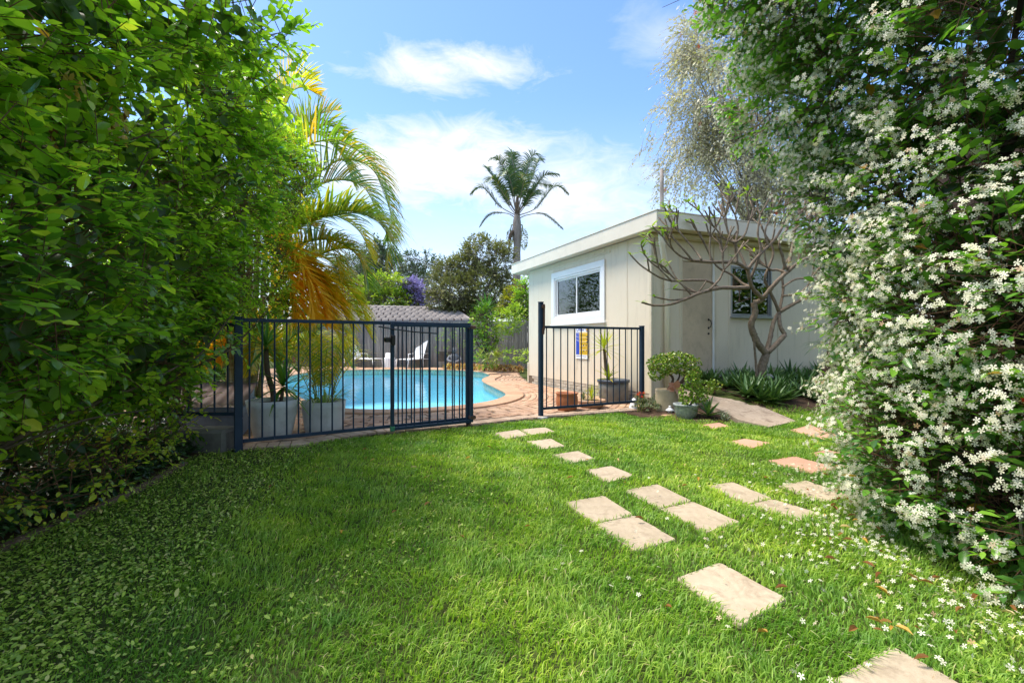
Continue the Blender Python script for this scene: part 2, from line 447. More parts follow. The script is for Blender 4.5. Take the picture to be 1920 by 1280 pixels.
M['canedead'] = leafmat('orange dying leaflet', [(0, (.72, .48, .02)), (.6, (.90, .56, .025)), (1, (.92, .70, .08))], .45, .4, .5, 1.2, tsat=(1, .9, .4))
M['palmleaf'] = leafmat('tall palm leaflet', [(0, (.045, .10, .05)), (.7, (.09, .17, .07)), (.95, (.16, .21, .08)), (1, (.4, .3, .06))], .4, .5, .15)
M['gumleaf'] = leafmat('gum leaf', [(0, (.08, .13, .08)), (.6, (.14, .20, .125)), (1, (.24, .28, .18))], .5, .4, .12)
M['oliveleaf'] = leafmat('olive tree leaf', [(0, (.16, .18, .06)), (.6, (.29, .29, .11)), (1, (.42, .40, .18))], .5, .4, .15)
M['limeleaf'] = leafmat('bright shrub leaf', [(0, (.10, .20, .02)), (.6, (.22, .35, .035)), (1, (.42, .50, .06))], .4, .4, .3)
M['jacaranda'] = leafmat('jacaranda blossom', [(0, (.30, .26, .55)), (.6, (.42, .37, .70)), (1, (.56, .50, .8))], .6, .2, .2, 1.0, tsat=(1, 1, 1))
M['goldleaf'] = leafmat('golden green leaf', [(0, (.16, .2, .02)), (.6, (.32, .32, .03)), (1, (.5, .36, .05))], .45, .4, .25)
M['brushleaf'] = leafmat('bottlebrush leaf', [(0, (.34, .38, .20)), (.5, (.50, .50, .34)), (.85, (.62, .58, .44)), (1, (.60, .64, .15))], .5, .4, .25, 1.2, tsat=(1, 1, .8))
M['bark'] = barkmat('brown bark', (.07, .05, .035), (.19, .14, .10))
M['barkdark'] = barkmat('dark bark', (.03, .02, .015), (.10, .065, .045), 14)
M['barkgrey'] = barkmat('grey twig bark', (.17, .145, .12), (.34, .30, .26), 12)
M['frang'] = barkmat('frangipani bark', (.11, .08, .058), (.34, .265, .195), 22, (1, 1, 1))
M['palmtrunk'] = barkmat('grey palm trunk', (.20, .17, .15), (.42, .37, .34), 5, (1.5, 1.5, .4))
M['cane'] = barkmat('ringed cane stem', (.16, .15, .06), (.42, .38, .24), 5, (.3, .3, 14))
M['twig'] = barkmat('reddish twig', (.10, .05, .03), (.24, .13, .075), 20)
M['stem'] = paint('yellow green stem', (.22, .28, .04), .5, .4, .2)
def palemat():
    m, t = newmat('grey paling timber'); g = G(t); P_ = g.geo().outputs["Position"]
    r = g.n("ShaderNodeObjectInfo").outputs["Random"]
    c = g.ramp(g.noise(g.scale(P_, (9, 9, .6)), 2.4, 8, .7, .2), [(.28, (.12, .11, .105)), (.5, (.24, .225, .215)), (.75, (.36, .345, .33))])
    c = g.mix(1.0, c, g.ramp(r, [(0, (.75, .75, .77)), (1, (1.2, 1.17, 1.12))]), 'MULTIPLY')
    g.out(g.prin(c, .9, .15, 0, g.bump(g.noise(g.scale(P_, (14, 14, .7)), 5, 6, .7), .5, .006))); return m
M['paling'] = palemat()
M['palebrown'] = paint('dark shade paling', (.05, .035, .028), .9, .1, .3, 6)  # near black colour stands in for the shade behind the jasmine
M['creampaling'] = paint('cream paling', (.42, .35, .24), .8, .2, .15, 4, objvar=.15)
M['rooftile'] = paint('concrete roof tile', (.30, .27, .255), .85, .2, .2, 1.5, dirt=(.12, .11, .1), dirt_amt=.4)
M['brownboard'] = paint('brown board', (.13, .075, .06), .7, .2, .2, 4)
M['redbrick'] = paint('red brick wall', (.26, .10, .07), .85, .2, .2, 5)
M['bluewood'] = paint('blue grey timber', (.10, .145, .215), .6, .3, .15, 4, dirt=(.05, .06, .09), dirt_amt=.5)
M['lid'] = paint('faded brown sheet', (.075, .052, .05), .6, .35, .2, 4, dirt=(.12, .09, .08), dirt_amt=.3)
M['stone'] = paint('dark rubble stone', (.15, .145, .13), .9, .2, .35, 7, bump=.9, bscale=25)
M['sleeper'] = paint('weathered sleeper', (.13, .105, .085), .9, .15, .3, 6, objvar=.3)
M['potgrey'] = paint('blue grey plastic pot', (.55, .58, .58), .5, .4, .08, 4, dirt=(.12, .11, .1), dirt_amt=.35, dscale=6)
M['potdark'] = paint('weathered dark pot', (.20, .195, .18), .55, .4, .3, 4, dirt=(.10, .07, .045), dirt_amt=.7, dscale=5)
M['potrim'] = paint('dark blue rim', (.045, .06, .09), .4, .5, .2)
M['terracotta'] = paint('terracotta', (.40, .15, .065), .55, .35, .14, 5, dirt=(.28, .17, .11), dirt_amt=.3)
M['terrapale'] = paint('pale terracotta', (.50, .30, .19), .7, .3, .14, 5, dirt=(.5, .45, .36), dirt_amt=.6)
M['potcream'] = paint('cream concrete pot', (.46, .38, .25), .75, .25, .12, 4, dirt=(.27, .22, .13), dirt_amt=.5)
def glaze():
    m, t = newmat('blue grey glazed pot'); g = G(t); P_ = g.geo().outputs["Position"]
    c = g.ramp(g.noise(P_, 11, 8, .75, .5), [(.35, (.13, .17, .18)), (.5, (.33, .37, .37)), (.62, (.55, .58, .55))])
    g.out(g.prin(c, .4, .5)); return m
M['glaze'] = glaze()
M['signwhite'] = paint('sign white', (.85, .86, .87), .3, .5, .01)
M['signblue'] = paint('sign blue', (.02, .06, .50), .3, .5, .01)
M['signyellow'] = paint('sign yellow', (.86, .52, .01), .3, .5, .01)
M['signdark'] = paint('sign ink', (.02, .03, .08), .4, .4, .01)
M['redgloss'] = paint('glossy red plastic', (.7, .01, .012), .15, .6, .05)
M['limecloth'] = paint('bright green cloth', (.06, .5, .02), .6, .3, .1)
M['statue'] = paint('grey cast stone', (.22, .22, .24), .8, .2, .2, 20)
M['poolshell'] = paint('pool plaster', (.42, .84, 1.0), .6, .3, .05, .8)
M['poolledge'] = paint('pool ledge plaster', (.34, .66, .76), .6, .3, .05, 1)
def tileband():
    m, t = newmat('waterline tile'); g = G(t); P_ = g.geo().outputs["Position"]
    r = g.n("ShaderNodeAttribute", attribute_name="rnd").outputs["Fac"]
    c = g.ramp(r, [(0, (.34, .42, .30)), (.5, (.46, .50, .38)), (1, (.24, .38, .36))])
    g.out(g.prin(c, .25, .5)); return m
M['tile'] = tileband()
def glass():
    m, t = newmat('window glass'); g = G(t)
    gl = g.n("ShaderNodeBsdfGlossy"); gl.inputs["Roughness"].default_value = .02; gl.inputs[0].default_value = (.9, .95, 1, 1)
    tr = g.n("ShaderNodeBsdfTransparent"); tr.inputs[0].default_value = (.75, .82, .86, 1)
    fr = g.n("ShaderNodeFresnel"); fr.inputs[0].default_value = 1.52
    ms = g.n("ShaderNodeMixShader"); g.l(g.math('ADD', g.math('MULTIPLY', fr.outputs[0], 1.3), .06, True), ms.inputs[0])
    g.l(tr.outputs[0], ms.inputs[1]); g.l(gl.outputs[0], ms.inputs[2]); g.out(ms.outputs[0]); return m
M['glass'] = glass()
def watermat():
    m, t = newmat('pool water'); g = G(t); P_ = g.geo().outputs["Position"]
    nb = g.bump(g.noise(P_, 3.2, 4, .5, .4), .22, .04)
    gl = g.n("ShaderNodeBsdfGlossy"); gl.inputs["Roughness"].default_value = .015; g.l(nb, gl.inputs["Normal"])
    tr = g.n("ShaderNodeBsdfTransparent"); tr.inputs[0].default_value = (.74, .94, 1.0, 1)
    fr = g.n("ShaderNodeFresnel"); fr.inputs[0].default_value = 1.33; g.l(nb, fr.inputs["Normal"])
    ms = g.n("ShaderNodeMixShader"); g.l(g.math('MULTIPLY', fr.outputs[0], .8), ms.inputs[0]); g.l(tr.outputs[0], ms.inputs[1]); g.l(gl.outputs[0], ms.inputs[2]); g.out(ms.outputs[0]); return m
M['water'] = watermat()
M['conc'] = paint('pale concrete footing', (.5, .48, .45), .9, .2, .2, 9)
# ------------------------------------------------------------ key geometry
HC = np.array([2.35, 8.09]); HA = nrm(np.array([-.389, .921])); HB = nrm(np.array([.921, .389])); HRZ = math.atan2(HB[1], HB[0])
def hill(x, y):
    x = np.asarray(x, float); y = np.asarray(y, float)
    dx, dy = x - HC[0], y - HC[1]
    d = dx * .389 - dy * .921; s = dx * .921 + dy * .389
    return .36 * smooth(1 - (d - .25) / 2.0) * smooth(s / .75) * (d > -.6)

POOLPX = [(887, 694.5), (921, 702), (905, 711), (930, 724.5), (953, 737), (935, 748), (887, 757.5), (809, 764), (734, 768), (659, 767), (600, 760), (552, 740), (530, 718), (548, 702), (610, 694.5), (700, 691.6), (800, 691.6)]
PP = [at(x, y, .05)[:2] for x, y in POOLPX]
def catmull(pts, n=24):
    out = []; k = len(pts)
    for i in range(k):
        p0, p1, p2, p3 = (np.array(pts[(i + j - 1) % k]) for j in range(4))
        for t in np.linspace(0, 1, n, endpoint=False):
            out.append(.5 * ((2 * p1) + (-p0 + p2) * t + (2 * p0 - 5 * p1 + 4 * p2 - p3) * t * t + (-p0 + 3 * p1 - 3 * p2 + p3) * t ** 3))
    return np.array(out)
def resample(c, step):
    d = np.linalg.norm(np.roll(c, -1, 0) - c, axis=1); s = np.concatenate([[0], np.cumsum(d)]); L = s[-1]
    n = max(8, int(L / step)); q = np.linspace(0, L, n, endpoint=False)
    cc = np.vstack([c, c[:1]])
    return np.stack([np.interp(q, s, cc[:, 0]), np.interp(q, s, cc[:, 1])], 1)
pool = resample(catmull(PP), .05)
for _ in range(60): pool = (np.roll(pool, 1, 0) + pool * 2 + np.roll(pool, -1, 0)) / 4
area = .5 * np.sum(pool[:, 0] * np.roll(pool[:, 1], -1) - np.roll(pool[:, 0], -1) * pool[:, 1])
if area < 0: pool = pool[::-1].copy()
def outward(c):
    t = nrm(np.roll(c, -1, 0) - np.roll(c, 1, 0)); return np.stack([t[:, 1], -t[:, 0]], 1)
def inpoly(x, y, poly):
    x = np.asarray(x, float); y = np.asarray(y, float); r = np.zeros(x.shape, bool); n = len(poly)
    for i in range(n):
        x1, y1 = poly[i][:2]; x2, y2 = poly[(i + 1) % n][:2]
        if y1 == y2: continue
        c = ((y1 > y) != (y2 > y)) & (x < (x2 - x1) * (y - y1) / (y2 - y1) + x1)
        r ^= c
    return r
def pooldist(x, y):
    P_ = np.stack([np.ravel(x), np.ravel(y)], 1); best = np.full(len(P_), 1e9); pc = pool[::3]
    for i in range(0, len(P_), 4000):
        d = np.linalg.norm(P_[i:i + 4000, None, :] - pc[None], axis=2); best[i:i + 4000] = d.min(1)
    ins = inpoly(P_[:, 0], P_[:, 1], pool)
    return np.where(ins, -best, best).reshape(np.shape(x))

FL = at(444, 850)[:2] + np.array([-.02, .10]); FR = at(1196, 771)[:2]      # lawn edge of the paving, left to right
wallA_far = HC + HA * 4.9
PAVE = [FL - np.array([.12, .07]), FL, at(560, 838)[:2], at(700, 815)[:2], at(880, 799)[:2], at(1010, 785)[:2], FR, HC + HB * -.02 + HA * .02, wallA_far, wallA_far + np.array([-.25, 3.2]), np.array([.2, 18.9]), np.array([-2.2, 19.6]), np.array([-9.5, 20.8]), np.array([-10.5, 14]), np.array([-8.2, 7.5]), np.array([-5.0, 5.2])]

# ground: one sheet to the horizon, dropped away under the pool
gx = np.concatenate([[-400, -150, -60, -30, -18, -12], np.arange(-9.6, 7.0, .13), [8, 10, 14, 20, 35, 60, 150, 400]])
gy = np.concatenate([[-300, -100, -40, -15, -6, -2], np.arange(-.8, 20.6, .13), [22, 25, 30, 40, 60, 100, 200, 600]])
GX, GY = np.meshgrid(gx, gy); GZ = hill(GX, GY)
pdist = pooldist(GX, GY)
GZ = GZ + np.where((pdist > .5) & (~inpoly(GX, GY, PAVE)), .012 * vnoise(np.stack([GX * 2, GY * 2, GX * 0], -1), 3), 0) * (np.abs(GX) < 12) * (GY < 12) * (GY > -1)
GZ = np.where(pdist < .12, -2.2, GZ)
nx, ny = len(gx), len(gy)
idx = np.arange(nx * ny).reshape(ny, nx)
Q = np.stack([idx[:-1, :-1], idx[:-1, 1:], idx[1:, 1:], idx[1:, :-1]], -1).reshape(-1, 4)
ground = fastmesh('ground', np.stack([GX, GY, GZ], -1).reshape(-1, 3), Q, M['ground'], smoothf=True)
tag(ground, kind='structure')

# paving bed + bricks
px_ = np.arange(-10.6, 3.0, .1); py_ = np.arange(4.4, 21, .1); BX, BY = np.meshgrid(px_, py_)
cx_, cy_ = (BX[:-1, :-1] + .05), (BY[:-1, :-1] + .05)
ok = inpoly(cx_, cy_, PAVE) & (pooldist(cx_, cy_) > .16)
bi = np.arange(BX.size).reshape(BX.shape)
Q = np.stack([bi[:-1, :-1], bi[:-1, 1:], bi[1:, 1:], bi[1:, :-1]], -1)[ok]
paving = fastmesh('paving', np.stack([BX, BY, BX * 0 + .016], -1).reshape(-1, 3), Q, M['mortar']); tag(paving, kind='structure')

def brick_mesh(name, l, w, h, mat, b=.006):
    mb = MB(); mb.box((0, 0, 0), (l, w, h), bev=b)
    V = mb.v; me = bpy.data.meshes.new(name); me.from_pydata(V, [], mb.f); me.update(); me.materials.append(mat); return me
BR = (.218, .104, .034)
me_brick = brick_mesh('brick', *BR, M['brick']); me_edge = brick_mesh('brick', .104, .222, .036, M['edgebrick'])
bricks = []
d0 = .36
nrmv = outward(pool)
# header course along the lawn edge
edge = []
line = np.array([FL, at(560, 838)[:2], at(700, 815)[:2], at(880, 799)[:2], at(1010, 785)[:2], FR])
seg = np.linalg.norm(np.diff(line, axis=0), axis=1); cs = np.concatenate([[0], np.cumsum(seg)])
q = np.arange(.06, cs[-1], .112)
for s_ in q:
    i = min(np.searchsorted(cs, s_) - 1, len(seg) - 1); t = (line[i + 1] - line[i]) / seg[i]
    p = line[i] + t * (s_ - cs[i]); n_ = np.array([-t[1], t[0]]); c = p + n_ * .115
    edge.append((c[0], c[1], math.atan2(t[1], t[0])))
edgec = np.array([(a, b) for a, b, _ in edge])
k = 0
while True:
    d = d0 + .056 + k * .113
    if d > 3.2: break
    c = pool + nrmv * d
    dd = pooldist(c[:, 0], c[:, 1]); good = dd > d - .025
    c = c[good]
    if len(c) > 20:
        acc = rng.uniform(0, .2); last = c[0]
        for j in range(1, len(c)):
            st = np.linalg.norm(c[j] - last); last = c[j]
            if st > .3: acc = .2; continue
            acc += st
            if acc >= .229:
                acc = 0
                t = c[j] - c[j - 3] if j > 3 else c[j] - c[j - 1]
                m_ = c[j] - nrm(t) * .11
                bricks.append((m_[0], m_[1], math.atan2(t[1], t[0])))
    k += 1
B = np.array(bricks)
ok = inpoly(B[:, 0], B[:, 1], PAVE)
B = B[ok]
de = np.linalg.norm(B[:, None, :2] - edgec[None], axis=2).min(1)
# distance along the edge normal so that field bricks stop at the header course
keep = np.ones(len(B), bool)
for i in range(len(line) - 1):
    t = (line[i + 1] - line[i]) / seg[i]; n_ = np.array([-t[1], t[0]]); r_ = B[:, :2] - line[i]
    al = r_ @ t; ac = r_ @ n_
    keep &= ~((al > -.3) & (al < seg[i] + .1) & (ac < .262))
B = B[keep & (de > .14)]
rW = B[:, :2] - HC; keep = (rW @ np.array([-.921, -.389]) > .07) | (rW @ HA > 4.95)
B = B[keep]
vis = (np.abs(B[:, 0] / B[:, 1]) < 1.05)
dist = np.hypot(B[:, 0], B[:, 1]) - (B[:, 0] > -3.2) * 3.0 + (~vis) * 50
order = np.argsort(dist)
nE = len(edge)
for (x, y, a) in edge:
    o = link('brick', me_edge, paving); o.location = (x, y, .012 + random.uniform(-.002, .003)); o.rotation_euler = (random.uniform(-.015, .015), random.uniform(-.015, .015), a)
near = order[:300 - nE]; rest = order[300 - nE:]
for i in near:
    o = link('brick', me_brick, paving); o.location = (B[i, 0], B[i, 1], .012 + random.uniform(-.002, .003)); o.rotation_euler = (random.uniform(-.012, .012), random.uniform(-.012, .012), B[i, 2])
mb = MB(); mb.box((0, 0, 0), BR, bev=.006); bv = np.array(mb.v); bf = mb.f
Vs, Ts, Rn = [], [], []
quad = [f for f in bf if len(f) == 4]
for j, i in enumerate(rest):
    c_, s_ = math.cos(B[i, 2]), math.sin(B[i, 2])
    V = np.stack([bv[:, 0] * c_ - bv[:, 1] * s_ + B[i, 0], bv[:, 0] * s_ + bv[:, 1] * c_ + B[i, 1], bv[:, 2] + .012 + random.uniform(-.002, .003)], 1)
    Vs.append(V); Ts.append(np.array(quad) + j * len(bv)); Rn.append(np.full(len(bv), random.random()))
o = fastmesh('brick_field', np.vstack(Vs), np.vstack(Ts), M['brick'], paving, rnd=np.concatenate(Rn)); tag(o, kind='stuff')

# pool
swim = thing('swimming_pool', 'kidney shaped swimming pool of bright blue water with brick coping behind the open gate', 'pool', (pool[:, 0].mean(), pool[:, 1].mean(), 0))
pc = resample(pool, .12); on = outward(pc); n = len(pc)
def loopmesh(name, rings, mat, cap=False, rnd=None):
    V = np.vstack(rings); Q = []
    for r in range(len(rings) - 1):
        for i in range(n):
            j = (i + 1) % n; Q.append((r * n + i, r * n + j, (r + 1) * n + j, (r + 1) * n + i))
    if cap: Q.append(tuple((len(rings) - 1) * n + i for i in range(n)))
    m_ = MB(); m_.add(V, Q); return m_.build(name, mat, swim, smoothf=True)
def ring(off, z): return np.column_stack([pc + on * off, np.full(n, z)])
loopmesh('shell', [ring(.02, -.05), ring(.015, -.95), ring(-.12, -1.2), ring(-.6, -1.32)], M['poolshell'], cap=True)
WZ = -.13
V = np.column_stack([pc + on * .018, np.full(n, WZ)]); m_ = MB(); m_.add(V, [tuple(range(n))]); m_.build('water', M['water'], swim)
# waterline tiles: two courses of small squares
tp = resample(pool + outward(pool) * .005, .105); tn = outward(tp); nt_ = len(tp); Vt, Qt, Rt = [], [], []
for r_ in range(2):
    z0 = .005 - r_ * .1; 
    for i in range(nt_):
        a, b = tp[i], tp[(i + 1) % nt_]; a2, b2 = a + (b - a) * .05, a + (b - a) * .95
        o_ = -tn[i] * .004; kk = len(Vt) * 1
        Vt += [(*(a2 + o_), z0 - .095), (*(b2 + o_), z0 - .095), (*(b2 + o_), z0), (*(a2 + o_), z0)]; Qt.append((kk, kk + 1, kk + 2, kk + 3)); Rt += [random.random()] * 4
o = fastmesh('waterline_tile', np.array(Vt), np.array(Qt), M['tile'], swim, rnd=Rt); tag(o, kind='stuff')
# shallow bench at the near right lobe
lx = [at(800, 765, 0)[:2] + [0, -.1], at(840, 741, 0)[:2], at(885, 731, 0)[:2], at(935, 729, 0)[:2]]
benchc = []
for p_ in pc:
    if p_[0] > lx[0][0] and p_[1] < lx[2][1] + 1.5: benchc.append(p_)
bm_ = MB(); cen = np.array([lx[2][0] + .35, 8.9])
ang = np.linspace(0, 2 * PI, 40, endpoint=False); br = np.array([cen + np.array([1.25 * math.cos(a), 1.35 * math.sin(a)]) for a in ang])
ins = pooldist(br[:, 0], br[:, 1])
# clamp the ledge inside the shell
near_ = np.array([pool[np.argmin(np.linalg.norm(pool - p_, axis=1))] - nrmv[np.argmin(np.linalg.norm(pool - p_, axis=1))] * .02 for p_ in br])
br = np.where((ins > -.02)[:, None], near_, br)
bm_.add([(*p_, -.42) for p_ in br] + [(*p_, -1.31) for p_ in br], [tuple(range(40))] + [(i, (i + 1) % 40, (i + 1) % 40 + 40, i + 40) for i in range(40)])
bm_.build('step', M['poolledge'], swim)
# coping pieces
cp = resample(pool, .05); cn = outward(cp); nc = len(cp); step_ = 5; i = 0; cmes = []
while i < nc - 2:
    j = min(i + step_, nc)
    a0, a1 = cp[i % nc], cp[j % nc]; n0, n1 = cn[i % nc], cn[j % nc]
    t = nrm(a1 - a0); g_ = .006
    prof = [(-.035, .012), (-.04, .03), (-.028, .05), (0, .058), (.30, .054), (.325, .046), (.33, .012)]
    V = [];
    for (pt, nn, sg) in ((a0, n0, g_), (a1, n1, -g_)):
        for off, z in prof: q_ = pt + nn * off + t * sg * .5; V.append((q_[0], q_[1], z))
    m_ = len(prof); Fs = [(k_, k_ + 1, m_ + k_ + 1, m_ + k_) for k_ in range(m_ - 1)] + [tuple(range(m_ - 1, -1, -1)), tuple(range(m_, 2 * m_)), (0, m_, 2 * m_ - 1, m_ - 1)]
    b_ = MB(); b_.add(V, Fs); b_.build('coping_brick', M['coping'], swim); i = j
loopmesh('coping_bed', [ring(.012, .0), ring(-.01, .018), ring(.31, .018), ring(.31, -.02)], M['mortar'])

# stepping stones in the lawn
ST = [([(923, 812), (972, 805), (992, 816), (945, 823)], 'c', 'pale stepping stone at the gate opening, left one of the touching pair'),
([(974, 805), (1022, 801), (1042, 809), (994, 816)], 'c', 'pale stepping stone at the gate opening, right one of the touching pair'),
([(987, 827), (1033, 822), (1060, 836), (1016, 842)], 'c', 'small square cream stepping stone second in the row from the gate opening'),
([(1035, 852), (1085, 845), (1117, 860), (1070, 868)], 'c', 'cream stepping stone third in the row from the gate, grass over its front edge'),
([(1096, 881), (1146, 873), (1192, 891), (1140, 904)], 'c', 'cream stepping stone with yellow leaf beside it, fourth in the row from the gate'),
([(1058, 941), (1133, 929), (1189, 965), (1114, 981)], 'c', 'far slab of the leftmost touching pair of cream slabs'),
([(1115, 982), (1190, 966), (1269, 1011), (1190, 1033)], 'c', 'near slab of the leftmost touching pair of cream slabs'),
([(1170, 919), (1232, 907), (1298, 939), (1237, 953)], 'c', 'far slab of the middle touching pair of cream slabs'),
([(1237, 954), (1299, 940), (1388, 978), (1326, 998)], 'c', 'near slab of the middle touching pair of cream slabs'),
([(1268, 1083), (1350, 1054), (1477, 1122), (1390, 1173)], 'c', 'large worn cream slab lying alone in the foreground lawn'),
([(1560, 1275), (1672, 1210), (1880, 1325), (1740, 1420)], 'c', 'weathered slab cut by the bottom edge with leaf litter at its corner'),
([(1325, 911), (1373, 903), (1448, 934), (1399, 946)], 'c', 'far slab of the right touching pair near the jasmine'),
([(1399, 947), (1448, 935), (1540, 963), (1500, 977)], 'c', 'near slab of the right touching pair near the jasmine'),
([(1457, 910), (1510, 900), (1600, 930), (1545, 942)], 'c', 'cream slab half under the jasmine between pink slabs and right pair'),
([(1438, 863), (1490, 855), (1575, 878), (1520, 888)], 'r', 'largest pink slab lying left of the jasmine'),
([(1362, 829), (1395, 822), (1447, 830), (1410, 840)], 'r', 'pink slab alone in the lawn in front of the concrete ramp'),
([(1515, 850), (1550, 843), (1620, 858), (1585, 868)], 'r', 'pink slab partly hidden under jasmine behind the largest pink slab'),
([(1318, 796), (1348, 792), (1368, 799), (1338, 804)], 'r', 'small pink slab beside the glazed pot and spiky aloe'),
([(1480, 806), (1518, 796), (1590, 812), (1545, 824)], 'r', 'pink slab at the foot of the concrete ramp')]
STW = []
for q_, kind_, lab in ST:
    w = [at(x, y, .012) for x, y in q_]; STW.append([p[:2] for p in w])
    c = sum(w) / 4
    V = []
    loop = []
    for i in range(4):   # rounded, slightly uneven outline
        a, b, cpt = w[i - 1], w[i], w[(i + 1) % 4]
        for s_ in (.09, .035): loop.append(b + (a - b) * s_ + np.array([random.uniform(-.003, .003), random.uniform(-.003, .003), 0]))
        loop.append(b + (cpt - b) * .035); loop.append(b + (cpt - b) * .09)
        for s_ in (.3, .5, .7): loop.append(b + (cpt - b) * s_ + np.array([random.uniform(-.004, .004), random.uniform(-.004, .004), 0]))
    m_ = len(loop); zt = .014
    for z, k_ in ((-.03, 1), (zt - .006, 1), (zt, .985)):
        for p in loop: qv = c + (p - c) * k_; V.append((qv[0], qv[1], z))
    Fs = [(r * m_ + i, r * m_ + (i + 1) % m_, (r + 1) * m_ + (i + 1) % m_, (r + 1) * m_ + i) for r in range(2) for i in range(m_)] + [tuple(2 * m_ + i for i in range(m_))]
    b_ = MB(); b_.add(V, Fs)
    o = b_.build('stepping_stone', M['paver' if kind_ == 'c' else 'paverred']); tag(o, lab, 'stepping stone', 'stepping stones in the lawn')

# concrete ramp to the door
rp = [(1341, 726, .335), (1378, 741, .25), (1434, 764, .13), (1493, 789, .022)]
lp = [(1300, 744, .22), (1350, 768, .13), (1384, 786, .06), (1441, 800, .022)]
R_ = [at(x, y, z) for x, y, z in rp]; L_ = [at(x, y, z) for x, y, z in lp]
R_.insert(0, R_[0] + np.array([-.42, .5, .03])); L_.insert(0, L_[0] + np.array([-.28, .95, .06]))
b_ = MB(); V = []; nseg = len(R_)
for i in range(nseg):
    for j in range(6):
        p = L_[i] + (R_[i] - L_[i]) * j / 5; V.append(p)
for i in range(nseg):
    V.append(L_[i] + np.array([0, 0, -.35])); V.append(R_[i] + np.array([0, 0, -.35]))
Fs = [(i * 6 + j, (i + 1) * 6 + j, (i + 1) * 6 + j + 1, i * 6 + j + 1) for i in range(nseg - 1) for j in range(5)]
o_ = nseg * 6
Fs += [(i * 6, o_ + 2 * i, o_ + 2 * i + 2, (i + 1) * 6) for i in range(nseg - 1)] + [(i * 6 + 5, (i + 1) * 6 + 5, o_ + 2 * i + 3, o_ + 2 * i + 1) for i in range(nseg - 1)] + [((nseg - 1) * 6, o_ + 2 * nseg - 2, o_ + 2 * nseg - 1, (nseg - 1) * 6 + 5)]
b_.add(V, Fs); rampo = b_.build('concrete_ramp', M['ramp'], smoothf=True); tag(rampo, 'worn concrete ramp sloping from the lawn up to the door', 'ramp')
RAMP = [tuple(p[:2]) for p in L_] + [tuple(p[:2]) for p in R_[::-1]]

# ------------------------------------------------------------ house (local axes: +x along the door wall, +y along the window wall)
house = thing('garden_studio', 'cream fibro granny flat with flat metal fascia beside the pool', 'building', (HC[0], HC[1], 0), HRZ)
LA, LB, ZT, ZB = 4.9, 5.6, 2.93, .215
def wall_piece(name, x0, x1, y0, y1, z0, z1, mat, bev=0.0, parent=None):
    m_ = MB(); m_.box(((x0 + x1) / 2, (y0 + y1) / 2, (z0 + z1) / 2), (x1 - x0, y1 - y0, z1 - z0), bev=bev); return m_.build(name, mat, parent or house, world=False)
T_ = .09
# window wall (x = 0), sheets with joints
wA = (1.357, 3.57, 1.50, 2.70)
fr_ = .05
for y0, y1, z0, z1 in ((0.0, .685, ZB, ZT), (.691, 1.40, ZB, ZT), (1.406, 2.45, ZB, wA[2] + fr_), (2.456, 3.54, ZB, wA[2] + fr_), (1.406, 2.45, wA[3] - fr_, ZT), (2.456, 3.54, wA[3] - fr_, ZT), (3.546, LA, ZB, ZT)):
    wall_piece('wall_sheet', 0, T_, y0, y1, z0, z1, M['wall'])
# door wall (y = 0)
dB = (.66, 1.345, .36, 2.50); wB = (1.80, 2.85, 1.56, 2.49)
for x0, x1, z0, z1 in ((T_ + .002, .625, ZB, ZT), (.631, dB[0], ZB, ZT), (dB[0], dB[1], dB[3], ZT), (dB[1], 1.754, ZB, ZT), (1.76, wB[0], ZB, ZT), (wB[0], wB[1], ZB, wB[2]), (wB[0], wB[1], wB[3], ZT), (wB[1], 3.92, ZB, ZT), (3.926, LB, ZB, ZT), (dB[0], dB[1], 0, dB[2])):
    wall_piece('wall_sheet', x0, x1, 0, T_, z0, z1, M['wall'])
wall_piece('wall_sheet', T_, LB, LA - T_, LA, ZB, ZT, M['wall']); wall_piece('wall_sheet', LB - T_, LB, T_, LA - T_, ZB, ZT, M['wall'])
wall_piece('floor_slab', .02, LB - .02, .02, LA - .02, .13, .30, M['dark']); 
# cover battens
for y in (.688, 1.403, 2.453, 3.543):
    if y in (1.403, 2.453): 
        wall_piece('batten', -.006, 0, y - .02, y + .02, wA[3] + .10, ZT, M['wall']); wall_piece('batten', -.006, 0, y - .02, y + .02, ZB + .3, wA[2] - .12, M['trim'])
    else: wall_piece('batten', -.006, 0, y - .02, y + .02, ZB, ZT, M['wall'])
wall_piece('batten', -.014, 0, 1.2, 3.75, 2.80, 2.835, M['trim'])
wall_piece('corner_post', -.014, .05, -.014, .05, ZB - .12, ZT, M['trim'], .01)
wall_piece('corner_post', -.02, .08, LA - .02, LA + .06, 0, .55, M['trim'], .01)
for x in (.628, 1.757, 3.923, 4.85): wall_piece('batten', x - .022, x + .022, -.007, 0, ZB, ZT, M['wall'])
wall_piece('batten', 3.0, 3.02, -.01, 0, ZB, wB[2], M['trim'])
# brick base
me_wb = brick_mesh('brick', .226, .1, .068, M['wallbrick'], .005)
for r in range(3):
    z = .035 + r * .076 - .01
    kx = 0
    y = .12 + (r % 2) * .115
    while y < LA - .2:
        o = link('brick', me_wb, house); o.location = (.055, y, z); o.rotation_euler = (0, 0, PI / 2); y += .236
wall_piece('base_mortar', .012, .04, .0, LA, 0, .215, M['mortar'])
wall_piece('base_board', .05, LB, .01, .06, -.05, .215, M['trim'])
